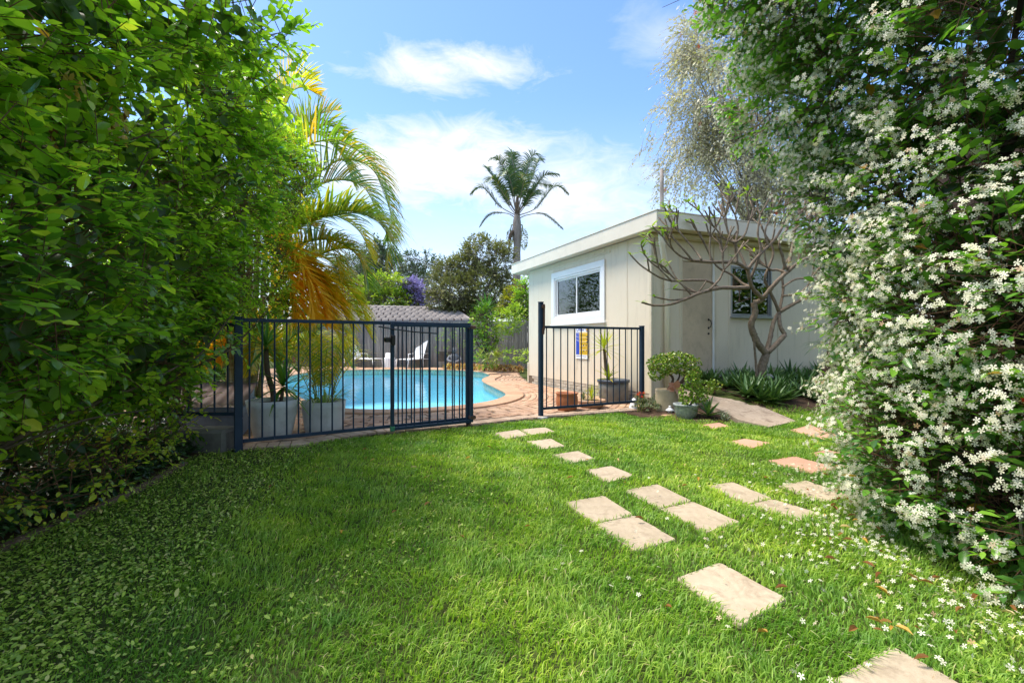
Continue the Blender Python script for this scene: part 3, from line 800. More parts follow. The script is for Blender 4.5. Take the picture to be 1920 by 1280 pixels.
# fascia and roof
OA, OB, FT = .22, .40, .03
zf0, zf1 = 2.93, 3.19
yF = LA + .66
wall_piece('fascia', -OA, -OA + FT, -OB, yF, zf0, zf1, M['fascia'], .006)
wall_piece('fascia', -OA + FT + .001, LB + .3, -OB, -OB + FT, zf0, zf1, M['fascia'], .006)
wall_piece('fascia', -OA + FT + .001, LB + .3, yF - FT, yF, zf0, zf1, M['fascia'], .006)
wall_piece('fascia', LB + .3 - FT, LB + .3, -OB + FT + .001, yF - FT - .001, zf0, zf1, M['fascia'])
wall_piece('fascia_cap', -OA - .012, -OA + FT + .01, -OB - .012, yF + .01, zf1 + .001, zf1 + .014, M['fascia'])
wall_piece('fascia_cap', -OA + FT + .011, LB + .3, -OB - .012, -OB + FT + .01, zf1 + .001, zf1 + .014, M['fascia'])
wall_piece('roof', -OA + FT + .012, LB + .27, -OB + FT + .012, yF - FT - .002, zf1 - .07, zf1 - .03, M['roofmetal'])
wall_piece('soffit', -OA + FT, 0.0, -OB + FT, yF - FT, zf0 + .012, zf0 + .03, M['soffit'])
wall_piece('soffit', 0.002, LB + .27, -OB + FT, 0.1, zf0 + .012, zf0 + .03, M['soffit'])
wall_piece('soffit', 0.002, LB + .27, LA - .1, yF - FT, zf0 + .012, zf0 + .03, M['soffit'])
wall_piece('gutter', .18, LB + .27, -.16, -.03, 2.86, 2.93, M['trim'], .01)
# window in the window wall: white architrave, sliding sashes, glass
win = MB()
def frame_rect(m_, plane, a0, a1, z0, z1, w, d0_, d1_):
    """plane 'x': rectangle lies at x, spans y; plane 'y': lies at y, spans x"""
    for (b0, b1, c0, c1) in ((a0, a1, z1 - w, z1), (a0, a1, z0, z0 + w), (a0, a0 + w, z0 + w, z1 - w), (a1 - w, a1, z0 + w, z1 - w)):
        if plane == 'x': m_.box(((d0_ + d1_) / 2, (b0 + b1) / 2, (c0 + c1) / 2), (d1_ - d0_, b1 - b0, c1 - c0), bev=.004)
        else: m_.box(((b0 + b1) / 2, (d0_ + d1_) / 2, (c0 + c1) / 2), (b1 - b0, d1_ - d0_, c1 - c0), bev=.004)
frame_rect(win, 'x', wA[0], wA[1], wA[2], wA[3], .13, -.035, -.002)
wino = win.build('window', M['white'], house, world=False); tag(wino, 'white framed sliding window beside the pool')
m_ = MB(); frame_rect(m_, 'x', wA[0] + .132, wA[1] - .132, wA[2] + .132, wA[3] - .132, .04, -.02, .05); m_.box((-.012, (wA[0] + wA[1]) / 2, wA[2] - .02), (.075, wA[1] - wA[0] + .06, .03), bev=.004)
m_.build('sill', M['white'], wino, world=False)
yc = (wA[0] + wA[1]) / 2
for (y0, y1, xx) in ((wA[0] + .17, yc + .025, .012), (yc - .025, wA[1] - .17, .034)):
    m_ = MB(); frame_rect(m_, 'x', y0, y1, wA[2] + .17, wA[3] - .17, .045, xx - .01, xx + .01); m_.build('sash', M['whiteplastic'], wino, world=False)
    m_ = MB(); m_.box((xx, (y0 + y1) / 2, (wA[2] + wA[3]) / 2), (.004, y1 - y0 - .09, wA[3] - wA[2] - .43)); m_.build('pane', M['glass'], wino, world=False)
cur = MB(); pts = []
for i in range(30):
    yy = wA[1] - .15 - i * .013; pts.append((.16 + .02 * math.sin(i * 1.3), yy))
cur.add([(x, y, wA[2] + .1) for x, y in pts] + [(x, y, wA[3] - .1) for x, y in pts], [(i, i + 1, i + 31, i + 30) for i in range(29)])
cur.build('curtain', M['blind'], house, world=False)
# door
dr = MB(); dr.box(((dB[0] + dB[1]) / 2, .02, (dB[2] + dB[3]) / 2), (dB[1] - dB[0] - .012, .04, dB[3] - dB[2] - .012), bev=.004)
doro = dr.build('door', M['door'], house, world=False)
m_ = MB(); m_.tube([(dB[1] - .085, -.004, 1.49), (dB[1] - .075, -.045, 1.47), (dB[1] - .07, -.055, 1.42), (dB[1] - .075, -.045, 1.36), (dB[1] - .085, -.004, 1.34)], .009, 8)
m_.box((dB[1] - .085, -.004, 1.49), (.03, .01, .04), bev=.003); m_.box((dB[1] - .085, -.004, 1.34), (.03, .01, .04), bev=.003)
m_.build('handle', M['black'], doro, smoothf=True, world=False)
m_ = MB(); m_.lathe([(.0, 0), (.02, 0), (.02, .01), (0, .012)], (0, 0, 0), 12); kk = m_.build('lock', M['black'], doro, world=False); kk.location = (dB[1] - .085, 0, 1.24); kk.rotation_euler = (PI / 2, 0, 0)
wall_piece('door_jamb', dB[1], dB[1] + .03, -.03, -.001, dB[2] - .12, dB[3], M['white'], .003)
wall_piece('door_jamb', dB[1] + .031, dB[1] + .085, -.02, -.001, ZB, ZT, M['trim'], .003)
wall_piece('door_jamb', dB[0] - .03, dB[0] - .001, -.016, -.001, ZB, dB[3], M['trim'], .003)
wall_piece('door_head', dB[0], dB[1] - .001, -.016, -.001, dB[3] + .001, dB[3] + .03, M['trim'], .003)
# small window by the frangipani
win = MB(); frame_rect(win, 'y', wB[0], wB[1], wB[2], wB[3], .028, -.012, .05); wb = win.build('window', M['silver'], house, world=False); tag(wb, 'aluminium window behind the bare frangipani')
m_ = MB(); m_.box(((wB[0] + wB[1]) / 2, -.03, wB[2] - .016), (wB[1] - wB[0] + .06, .075, .03), bev=.004); m_.build('sill', M['silver'], wb, world=False)
xc = wB[0] + .53
for (x0, x1, yy) in ((wB[0] + .03, xc + .012, .018), (xc - .012, wB[1] - .03, .036)):
    m_ = MB(); frame_rect(m_, 'y', x0, x1, wB[2] + .03, wB[3] - .03, .022, yy - .008, yy + .008); m_.build('sash', M['silver'], wb, world=False)
    m_ = MB(); m_.box(((x0 + x1) / 2, yy, (wB[2] + wB[3]) / 2), (x1 - x0 - .044, .004, wB[3] - wB[2] - .106)); m_.build('pane', M['glass'], wb, world=False)
cur = MB(); pts = [(wB[1] - .02 - i * .012, .13 + .014 * math.sin(i * 1.5)) for i in range(20)]
cur.add([(x, y, wB[2]) for x, y in pts] + [(x, y, wB[3]) for x, y in pts], [(i, i + 1, i + 21, i + 20) for i in range(19)]); cur.build('curtain', M['blind'], house, world=False)
wall_piece('bench_top', wB[0] - .4, wB[1] + .3, .2, .75, wB[2] + .26, wB[2] + .30, M['blind'])
# ceiling and lining, room shade put into their near black colour
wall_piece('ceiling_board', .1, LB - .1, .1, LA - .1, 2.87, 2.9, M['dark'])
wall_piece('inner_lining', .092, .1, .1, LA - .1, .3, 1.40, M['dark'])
# things on the bench inside
def hw(x, y, z): return (HC[0] + x * HB[0] + y * HA[0], HC[1] + x * HB[1] + y * HA[1], z)
m_ = MB(); m_.lathe([(0, 0), (.10, .0), (.12, .04), (.09, .085), (0, .1)], hw(2.16, .33, wB[2] + .301), 12, 1.2, .8)
tag(m_.build('cloth_bundle', M['limecloth'], None, smoothf=True), 'bright green bundle on the bench inside the small window', 'cloth')
m_ = MB(); m_.box(hw(1.98, .7, wB[2] + .50), (.07, .02, .13), rz=HRZ, bev=.004); tag(m_.build('red_card', M['redgloss']), 'small red card standing behind the small window', 'card')
m_ = MB(); m_.box(hw(1.98, .71, wB[2] + .36), (.11, .06, .12), rz=HRZ, bev=.01); tag(m_.build('storage_box', M['blind']), 'pale box on the bench inside the small window', 'box')
# downpipe with offset bends at the corner
m_ = MB(); pr = .048
m_.tube([(-.02, -.27, 2.93), (-.02, -.27, 2.80), (.0, -.26, 2.71), (.14, -.16, 2.44), (.27, -.075, 2.24), (.285, -.055, 2.17), (.285, -.055, 2.1), (.285, -.055, .12)], pr, 16)
dpo = m_.build('downpipe', M['pipe'], house, smoothf='all', world=False)
for a, b in ((( -.01, -.266, 2.74), (.02, -.25, 2.68)), ((.267, -.08, 2.26), (.28, -.06, 2.215)), ((.285, -.055, 2.13), (.285, -.055, 2.07)), ((.285, -.055, .9), (.285, -.055, .86))):
    m_ = MB(); m_.tube([a, b], pr + .006, 16); m_.build('collar', M['pipe'], dpo, smoothf=True, world=False)
# thin grey cable down the corner sheet
m_ = MB(); m_.tube([(.20, -.012, ZB + .1), (.20, -.012, 1.0)], .008, 6); m_.build('conduit', M['trim'], house, world=False)

# CPR chart on the window wall
sy0, sy1, sz0, sz1 = 1.95, 2.46, .735, 1.415
sign = thing('safety_sign', 'white blue and yellow CPR resuscitation chart on the cream wall behind the fence', 'sign', (HC[0], HC[1], 0), HRZ)
def sbox(name, y0, y1, z0, z1, mat, x=-.018, d=.002, parent=None):
    m_ = MB(); m_.box((x, (y0 + y1) / 2, (z0 + z1) / 2), (d, y1 - y0, z1 - z0)); return m_.build(name, mat, parent or sign, world=False)
sbox('board', sy0, sy1, sz0, sz1, M['signwhite'], -.017, .004)
W_ = sy1 - sy0
def YY(f): return sy1 - f * W_          # the viewer's left is larger y
sbox('blue_column', YY(.29), YY(.03), sz0 + .13 * .68, sz0 + .82 * .68, M['signblue'], -.0205)
yl = sbox('yellow_panel', YY(.97), YY(.31), sz0 + .13 * .68, sz0 + .82 * .68, M['signyellow'], -.0205)
for i in range(9):
    z = sz0 + (.80 - i * .035) * .68
    sbox('text_line', YY(.27), YY(.05 + .1 * (i % 3)), z - .003, z + .003, M['signwhite'], -.0225)
for i in range(15):
    z = sz0 + (.79 - i * .043) * .68
    sbox('text_line', YY(.90 - .12 * (i % 4 == 1)), YY(.36), z - .0025, z + .0025, M['signdark' if i % 3 else 'signwhite'], -.0225)
for i, (a, b) in enumerate(((.42, .42), (.60, .42), (.80, .42), (.42, .25), (.62, .25), (.82, .26), (.86, .6), (.86, .52), (.86, .68))):
    sbox('pictogram', YY(a + .07), YY(a), sz0 + b * .68 - .012, sz0 + b * .68 + .012, M['signdark'], -.0225)
sbox('text_line', YY(.5), YY(.05), sz0 + .05, sz0 + .058, M['signblue'], -.0205); sbox('text_line', YY(.8), YY(.55), sz0 + .05, sz0 + .056, M['signblue'], -.0205)
def text(body, size, yy, zz, mat, x=-.022, parent=None):
    cu = bpy.data.curves.new('lettering', 'FONT'); cu.body = body; cu.size = size; cu.extrude = .0008; cu.materials.append(mat)
    tmp = bpy.data.objects.new('tmp', cu); col.objects.link(tmp); bpy.context.view_layer.update()
    me = bpy.data.meshes.new_from_object(tmp.evaluated_get(bpy.context.evaluated_depsgraph_get())); me.name = 'lettering'; bpy.data.objects.remove(tmp)
    o = link('lettering', me, parent or sign)
    o.matrix_local = Matrix(((0, 0, -1, x), (-1, 0, 0, yy), (0, 1, 0, zz), (0, 0, 0, 1))); return o
text('CPR', .105, YY(.04), sz1 - .095, M['signblue'])
text('chart', .055, YY(.44), sz1 - .088, M['signblue'])
m_ = MB(); a_ = [(0, math.cos(t) * .045, math.sin(t) * .052) for t in np.linspace(0, 2 * PI, 24, endpoint=False)]
m_.add([(-.0205, YY(.88) + p[1], sz1 - .062 + p[2]) for p in a_], [tuple(range(24))]); m_.build('emblem', M['signblue'], sign, world=False)
m_ = MB(); m_.add([(-.0225, YY(.88) + p[1] * .45, sz1 - .07 + p[2] * .6) for p in a_], [tuple(range(24))]); m_.build('emblem_figure', M['signyellow'], sign, world=False)

# ------------------------------------------------------------ pool fence and gate
PL, PG, PLa, PE = at(447, 847), at(878, 799.5), at(1014, 783), at(1206, 768)
PE = np.array([2.12, 7.84, 0])
def fence_run(root, A, Bp, z0, z1, nb, w=.016, rail=.036, off=0.0, first=.5):
    A = np.array(A, float); Bp = np.array(Bp, float); t = nrm(Bp - A); L = np.linalg.norm(Bp - A)
    up = np.array([0, 0, 1.0])
    for z in (z0, z1):
        m_ = MB(); m_.bar(A + up * z, Bp + up * z, rail * .75, rail); m_.build('rail', M['fence'], root, bevel=.003)
    sp = L / nb
    for i in range(nb):
        p = A + t * (sp * (i + first)); p2 = p + up * 0
        if sp * (i + first) > L: break
        m_ = MB(); m_.tube([p2 + up * (z0 + rail * .3), p2 + up * (z1 - rail * .3)], w * .55, 8, cap=False); m_.build('bar', M['fence'], root, smoothf='all')
def post(root, p, h, w=.065, z0=-.05, cap=True, name='post'):
    m_ = MB(); a = math.atan2((PG - PL)[1], (PG - PL)[0]); m_.box((p[0], p[1], (h + z0) / 2), (w, w, h - z0), rz=a, bev=.006); o = m_.build(name, M['fence'], root)
    if cap:
        m_ = MB(); m_.box((p[0], p[1], h + .006), (w + .008, w + .008, .012), rz=a, bev=.004); m_.build('post_cap', M['fence'], o)
    return o
f1 = thing('pool_fence', 'long dark blue tubular pool fence panel in front of the two big grey pots', 'fence', PL, group='tubular pool fence')
post(f1, PL, 1.335, .075); post(f1, PG, 1.325, .06, .04)
m_ = MB(); m_.box((PG[0], PG[1], .02), (.05, .05, .1)); m_.build('post_foot', M['rust'], f1)
tF = nrm(PG - PL); nF = np.array([tF[1], -tF[0], 0])
fence_run(f1, PL + tF * .04, PG - tF * .03, .105, 1.315, 22)
# gate leaf folded back against the panel
gt = thing('pool_gate', 'dark blue pool gate standing open, folded back flat against the fence', 'gate', PG)
Ga = at(737, 806) ; GA_ = PG - tF * .0 + nF * .085
Lg = 1.04
g0, g1 = GA_ - tF * Lg, GA_ + tF * .0
for p in (g0, g1):
    m_ = MB(); m_.box((p[0], p[1], .69), (.04, .035, 1.24), rz=math.atan2(tF[1], tF[0]), bev=.004); m_.build('stile', M['fence'], gt)
fence_run(gt, g0 + tF * .02, g1 - tF * .02, .085, 1.292, 10)
m_ = MB(); m_.box(g0 + np.array([0, 0, .09]), (.05, .04, .06), rz=math.atan2(tF[1], tF[0]), bev=.006); m_.build('corner_plate', M['greenchip'], gt)
for z in (.13, 1.28):
    m_ = MB(); m_.box(g1 + np.array([.01, .02, z]), (.075, .075, .045), rz=.5, bev=.008); m_.build('hinge', M['rust'], gt)
m_ = MB(); m_.box(g0 + np.array([-.045, -.01, 1.12]), (.09, .05, .06), rz=.55, bev=.01); m_.box(g0 + np.array([.012, -.02, 1.115]), (.05, .05, .12), rz=.55, bev=.01); m_.build('latch', M['black'], gt)
m_ = MB(); m_.tube([g0 + tF * -.16 + np.array([0, -.01, 1.27]), g0 + np.array([0, -.03, 1.245]), g0 + tF * .25 + np.array([0, -.03, 1.215]), g0 + tF * .5 + np.array([0, -.02, 1.20]), g0 + tF * .58 + np.array([0, -.02, 1.195])], .009, 6)
tag(m_.build('tie_strap', M['black'], None, smoothf=True), 'black strap tying the open gate to the fence rail', 'strap')
# latch side panel
f2 = thing('pool_fence', 'short dark blue fence panel with tall latch post in front of the cream wall', 'fence', PLa, group='tubular pool fence')
o = post(f2, PLa, 1.66, .06)
m_ = MB(); m_.box(PLa + np.array([.042, -.01, 1.45]), (.03, .04, .38), rz=.5, bev=.008); m_.build('latch', M['rust'], f2)
m_ = MB(); m_.box(PLa + np.array([.03, -.01, 1.60]), (.06, .05, .05), rz=.5, bev=.01); m_.box(PLa + np.array([.03, -.01, 1.25]), (.04, .045, .1), rz=.5, bev=.01); m_.build('striker', M['rust'], f2)
post(f2, PE, 1.345, .065)
t2 = nrm(PE - PLa); fence_run(f2, PLa + t2 * .035, PE - t2 * .035, .13, 1.31, 15)
m_ = MB(); m_.lathe([(.0, 0), (.11, 0), (.10, .03), (0, .035)], (PLa[0], PLa[1] - .02, -.005), 10); m_.build('footing', M['conc'], f2)
# run over the stone block to the left
f3 = thing('pool_fence', 'dark blue fence panel raised on a stone block, half covered by the hedge', 'fence', PL + np.array([-.1, 0, 0]), group='tubular pool fence')
e3 = PL + np.array([-1.9, .02, 0]); s3 = PL + np.array([-.04, 0, 0])
fence_run(f3, s3, e3, .38, 1.27, 14)
m_ = MB(); 
for (x, y, w, d, h) in ((-.27, .06, .36, .3, .25), (-.68, .1, .42, .34, .24), (-1.15, .08, .48, .3, .26), (-1.65, .1, .5, .34, .25)):
    m_ = MB(); m_.box((PL[0] + x, PL[1] + y, h / 2 - .02), (w, d, h), rz=random.uniform(-.1, .1), bev=.03); o = m_.build('stone_block', M['stone']); tag(o, 'rough dark stone block under the raised fence panel beside the post' if x > -.3 else 'rough dark stone block under the hedge below the raised fence panel', 'stone', 'stone blocks of the low wall')

# pump cover with corrugated lid
PBX = np.array([-3.06, 5.5]); PBY = .95
pb = thing('pump_cover', 'blue grey timber pump box with a sloping brown corrugated lid', 'box', (-3.6, 5.9, 0))
for i, (z0, z1) in enumerate(((0, .115), (.12, .235), (.24, .345))):
    for (a, b) in (((-3.10, 5.50), (-3.54, 6.60)), ((-4.2, 5.50), (-3.10, 5.50))):
        m_ = MB(); m_.bar((a[0], a[1], (z0 + z1) / 2), (b[0], b[1], (z0 + z1) / 2), .03, z1 - z0); m_.build('board', M['bluewood'], pb)
m_ = MB(); m_.add([(-3.10, 5.52, .35), (-3.53, 6.58, .35), (-3.53, 6.58, .52), (-3.13, 5.52, .35), (-3.56, 6.58, .35), (-3.56, 6.58, .52)], [(0, 1, 2), (5, 4, 3), (0, 2, 5, 3)]); m_.build('board', M['bluewood'], pb)
m_ = MB(); V = []; nn = 60
for i in range(nn + 1):
    x = -4.3 + i / nn * 1.3; zc_ = .012 * math.sin(i * 1.0)
    V += [(x - .05, 5.46, .375 + zc_), (x - .50, 6.62, .545 + zc_)]
m_.add(V, [(2 * i, 2 * i + 2, 2 * i + 3, 2 * i + 1) for i in range(nn)]); m_.build('lid', M['lid'], pb, smoothf=True)
# ------------------------------------------------------------ leaf machinery
LEAF = (np.array([(0, 0, 0), (.3, .36, .05), (.32, 0, -.02), (.3, -.36, .05), (.68, .33, .03), (.68, 0, -.05), (.68, -.33, .03), (1, 0, -.10)]) * [1, .55, 1],
        np.array([(0, 2, 1), (0, 3, 2), (1, 2, 5), (1, 5, 4), (2, 3, 6), (2, 6, 5), (4, 5, 7), (5, 6, 7)]))
ROUND = (LEAF[0] * [1, 1.45, 1], LEAF[1])
SLIM = (LEAF[0] * [1, .62, 1], LEAF[1])
LOW = (np.array([(0, 0, 0), (.5, .26, .05), (.5, -.26, .05), (1, 0, -.04)]), np.array([(0, 2, 1), (1, 2, 3)]))
LOWSLIM = (LOW[0] * [1, .45, 1], LOW[1])
def petal_flower():
    V, T = [(0, 0, 0)], []
    for k in range(5):
        a = 2 * PI * k / 5; b = a + .42
        def pt(r, ang, z): return (r * math.cos(ang), r * math.sin(ang), z)
        i = len(V); V += [pt(.10, a - .5, .02), pt(.12, a + .5, .02), pt(.40, a - .06, .05), pt(.47, a + .62, .03), pt(.52, a + .18, .0)]
        T += [(0, i, i + 1), (i, i + 2, i + 1), (i + 1, i + 2, i + 4), (i + 1, i + 4, i + 3)]
    # tube behind
    i = len(V); V += [(.06, 0, 0), (-.03, .05, 0), (-.03, -.05, 0), (0, 0, -.42)]
    T += [(i, i + 3, i + 1), (i + 1, i + 3, i + 2), (i + 2, i + 3, i)]
    return np.array(V), np.array(T)
FLOWER = petal_flower()
def frames(d, up):
    x = nrm(d); y = nrm(np.cross(up, x)); z = np.cross(x, y); return x, y, z
def place(tmpl, pos, d, up, size, rnd, wid=1.0):
    """returns V,T,R for copies of a template"""
    V0, T0 = tmpl; n = len(pos); x, y, z = frames(d, up)
    size = np.broadcast_to(np.asarray(size, float), (n,))[:, None, None]
    V = pos[:, None, :] + (V0[None, :, 0:1] * x[:, None, :] + V0[None, :, 1:2] * wid * y[:, None, :] + V0[None, :, 2:3] * z[:, None, :]) * size
    T = T0[None] + (np.arange(n) * len(V0))[:, None, None]
    return V.reshape(-1, 3), T.reshape(-1, 3), np.repeat(np.clip(rnd, 0, .998), len(V0))
def leaves(name, tmpl, L, mat, parent, stuff=True, wid=1.0):
    pos, d, up, size, rnd = L
    V, T, Rn = place(tmpl, pos, d, up, size, rnd, wid)
    o = fastmesh(name, V, T, mat, parent, rnd=Rn)
    if stuff: tag(o, kind='stuff')
    return o
def singles(name, tmpl, L, mat, parent, nmax=300, wid=1.0, stuffname=None):
    """nearest nmax in view become objects, the rest one stuff mesh"""
    pos, d, up, size, rnd = L
    y_ = np.maximum(pos[:, 1], .01); u_ = pos[:, 0] / y_; w_ = (pos[:, 2] - EYE) / y_
    vis = (pos[:, 1] > .3) & (np.abs(u_) < 1.05) & (np.abs(w_) < .70)
    sc_ = np.where(vis, size / y_, 0) * (1 + 0.5 * rng.random(len(pos)))
    o_ = np.argsort(-sc_); a, b = o_[:nmax], o_[nmax:]
    V0, T0 = tmpl; me = bpy.data.meshes.new(name); me.from_pydata((V0 * [1, wid, 1]).tolist(), [], T0.tolist()); me.update(); me.materials.append(mat)
    x, y, z = frames(d, up); base = XF.get(parent, (np.zeros(3), 0))[0]
    for i in a:
        o = link(name, me, parent)
        m_ = Matrix(((x[i][0], y[i][0], z[i][0], pos[i][0] - base[0]), (x[i][1], y[i][1], z[i][1], pos[i][1] - base[1]), (x[i][2], y[i][2], z[i][2], pos[i][2] - base[2]), (0, 0, 0, 1)))
        o.matrix_local = m_ @ Matrix.Scale(float(size[i]), 4)
    leaves(stuffname or (name + '_mass'), tmpl, tuple(q_[b] for q_ in L), mat, parent, wid=wid)
def cat(*Ls): return tuple(np.concatenate([l[i] for l in Ls]) for i in range(5))
def runit(n): return nrm(rng.normal(size=(n, 3)))
def sprig(Pp, D, nl, slen, leaf, side=.9, tipb=.25, upb=.5, droop=0.0, base=0.0, jit=.35, rbase=None):
    """leaves along short twigs; returns leaf arrays and the twig end points"""
    n = len(Pp); D = nrm(D); up0 = np.tile([0, 0, 1.0], (n, 1)) + runit(n) * .25
    s = nrm(np.cross(D, up0)); t = np.cross(s, D)
    pos, dr, up, sz, rn = [], [], [], [], []
    tone = rng.random(n) if rbase is None else rbase
    sl = slen * rng.uniform(.7, 1.3, n)
    for j in range(nl):
        f = (j + .6) / nl; sg = 1 if j % 2 else -1
        a = side * (1 - .45 * f)
        tw = rng.uniform(-.5, .5, n)[:, None]
        dd = nrm(D * math.cos(a) + (s * sg + t * tw) * math.sin(a) + runit(n) * jit + np.array([0, 0, -droop * f]))
        pos.append(Pp + D * (sl * f)[:, None] + np.array([0, 0, -1.0]) * (droop * slen * f * f)); dr.append(dd)
        up.append(nrm(t * .6 + np.array([0, 0, upb]) + runit(n) * .55))
        sz.append(leaf * rng.uniform(.5, 1.25, n) * (1 - .35 * f * (f > .8)))
        rn.append(np.clip(base + tone * .55 + tipb * f ** 2 + rng.uniform(-.12, .12, n), 0, .995))
    end = Pp + D * sl[:, None]
    return (np.concatenate(pos), np.concatenate(dr), np.concatenate(up), np.concatenate(sz), np.concatenate(rn)), (Pp - D * .08, end)
def twigs(name, A, Bp, r, mat, parent, r2=None):
    n = len(A); d = nrm(Bp - A); ref = np.tile([.3, .2, .93], (n, 1)); s = nrm(np.cross(d, ref)); t = np.cross(d, s)
    V = []
    for P_, rr in ((A, r), (Bp, r2 or r * .5)):
        for k in range(3):
            a = 2 * PI * k / 3; V.append(P_ + (s * math.cos(a) + t * math.sin(a)) * rr)
    V = np.stack(V, 1); q0 = np.array([(0, 1, 4, 3), (1, 2, 5, 4), (2, 0, 3, 5)])
    Q = q0[None] + (np.arange(n) * 6)[:, None, None]
    return tag(fastmesh(name, V.reshape(-1, 3), Q.reshape(-1, 4), mat, parent), kind='stuff')
def blob_points(blobs, dens, lump=.22, lf=1.3, seed=0, cull=True, backkeep=.25, shell=(.78, 1.05), flat=None):
    """points and outward normals on lumpy ellipsoids (c, (rx,ry,rz)); dens = per square metre"""
    PS, NS = [], []
    camp = np.array([0, 0, EYE])
    for bi_, (c, r) in enumerate(blobs):
        c = np.array(c, float); r = np.array(r if hasattr(r, '__len__') else (r, r, r), float)
        A_ = 4 * PI * ((r[0] * r[1]) ** 1.6 / 3 + (r[0] * r[2]) ** 1.6 / 3 + (r[1] * r[2]) ** 1.6 / 3) ** (1 / 1.6)
        n = int(A_ * dens); d = runit(n)
        k = rng.uniform(shell[0], shell[1], n)[:, None]
        p = c + d * r * k; p = p + d * (r.mean() * lump * vnoise(p * lf, seed + bi_ * 0))[:, None]
        nn = nrm(d / r)
        keep = np.ones(n, bool)
        if backkeep < 1:
            toC = nrm(camp - p); back = (nn * toC).sum(1) < -.25; keep &= ~(back & (rng.random(n) > backkeep))
        if cull:
            for bj, (c2, r2) in enumerate(blobs):
                if bj == bi_: continue
                r2 = np.array(r2 if hasattr(r2, '__len__') else (r2,) * 3, float)
                keep &= ((((p - np.array(c2)) / r2) ** 2).sum(1) > .52)
        PS.append(p[keep]); NS.append(nn[keep])
    return np.vstack(PS), np.vstack(NS)
def curve_pts(pts, n=14):
    """smooth polyline through control points"""
    pts = [np.array(p, float) for p in pts]
    pts = [2 * pts[0] - pts[1]] + pts + [2 * pts[-1] - pts[-2]]; out = []
    for i in range(1, len(pts) - 2):
        for t in np.linspace(0, 1, n, endpoint=False):
            p0, p1, p2, p3 = pts[i - 1:i + 3]
            out.append(.5 * ((2 * p1) + (-p0 + p2) * t + (2 * p0 - 5 * p1 + 4 * p2 - p3) * t * t + (-p0 + 3 * p1 - 3 * p2 + p3) * t ** 3))
    out.append(pts[-2]); return out
def blades(name, base, d, up, L, w, bend, rnd, mat, parent, segs=5, fold=.25, stuff=False, taper=1.0, wstart=.6):
    """sword leaves: arrays of base, initial direction, length; gravity bend"""
    n = len(base); d = nrm(d); L = np.broadcast_to(L, (n,)).astype(float); bend = np.broadcast_to(bend, (n,)).astype(float)
    s = nrm(np.cross(d, up)); P_ = base.copy(); cur = d.copy(); V = []
    for k in range(segs + 1):
        f = k / segs; ww = w * (wstart + (1 - wstart) * min(1, f * 3)) * (1 - f ** 2.2 * taper) * .5
        nn = nrm(np.cross(s, cur))
        V += [P_ + s * ww + nn * (fold * ww), P_.copy(), P_ - s * ww + nn * (fold * ww)]
        if k < segs:
            cur = nrm(cur + np.array([0, 0, -1.0]) * (bend / segs * (.4 + f * 1.2))[:, None]); P_ = P_ + cur * (L / segs)[:, None]
    V = np.stack(V, 1); q = []
    for k in range(segs):
        o_ = 3 * k; q += [(o_, o_ + 1, o_ + 4, o_ + 3), (o_ + 1, o_ + 2, o_ + 5, o_ + 4)]
    m_ = 3 * (segs + 1); Q = np.array(q)[None] + (np.arange(n) * m_)[:, None, None]
    o = fastmesh(name, V.reshape(-1, 3), Q.reshape(-1, 4), mat, parent, rnd=np.repeat(np.clip(rnd, 0, .998), m_), smoothf=True)
    if stuff: tag(o, kind='stuff')
    return o
def rosette(parent, c, n, L, w, mat, elev=(-.2, 1.3), bend=.5, name='leaf', single=True, axis=(0, 0, 1), fold=.3, lj=.2, segs=6):
    c = np.array(c, float)
    for i in range(n):
        f = (i + .5) / n; a = i * 2.39996 + random.uniform(-.2, .2); e = elev[0] + (elev[1] - elev[0]) * f + random.uniform(-.12, .12)
        d = np.array([[math.cos(a) * math.cos(e), math.sin(a) * math.cos(e), math.sin(e)]]) + np.array(axis) * .0
        blades(name, c[None] + np.array([[0, 0, f * .06]]), d, np.array([[0, 0, 1.0]]), L * random.uniform(1 - lj, 1 + lj * .5) * (1 - .15 * f), w, bend * (1.1 - .5 * f), np.array([random.random()]), mat, parent, segs=segs, fold=fold)
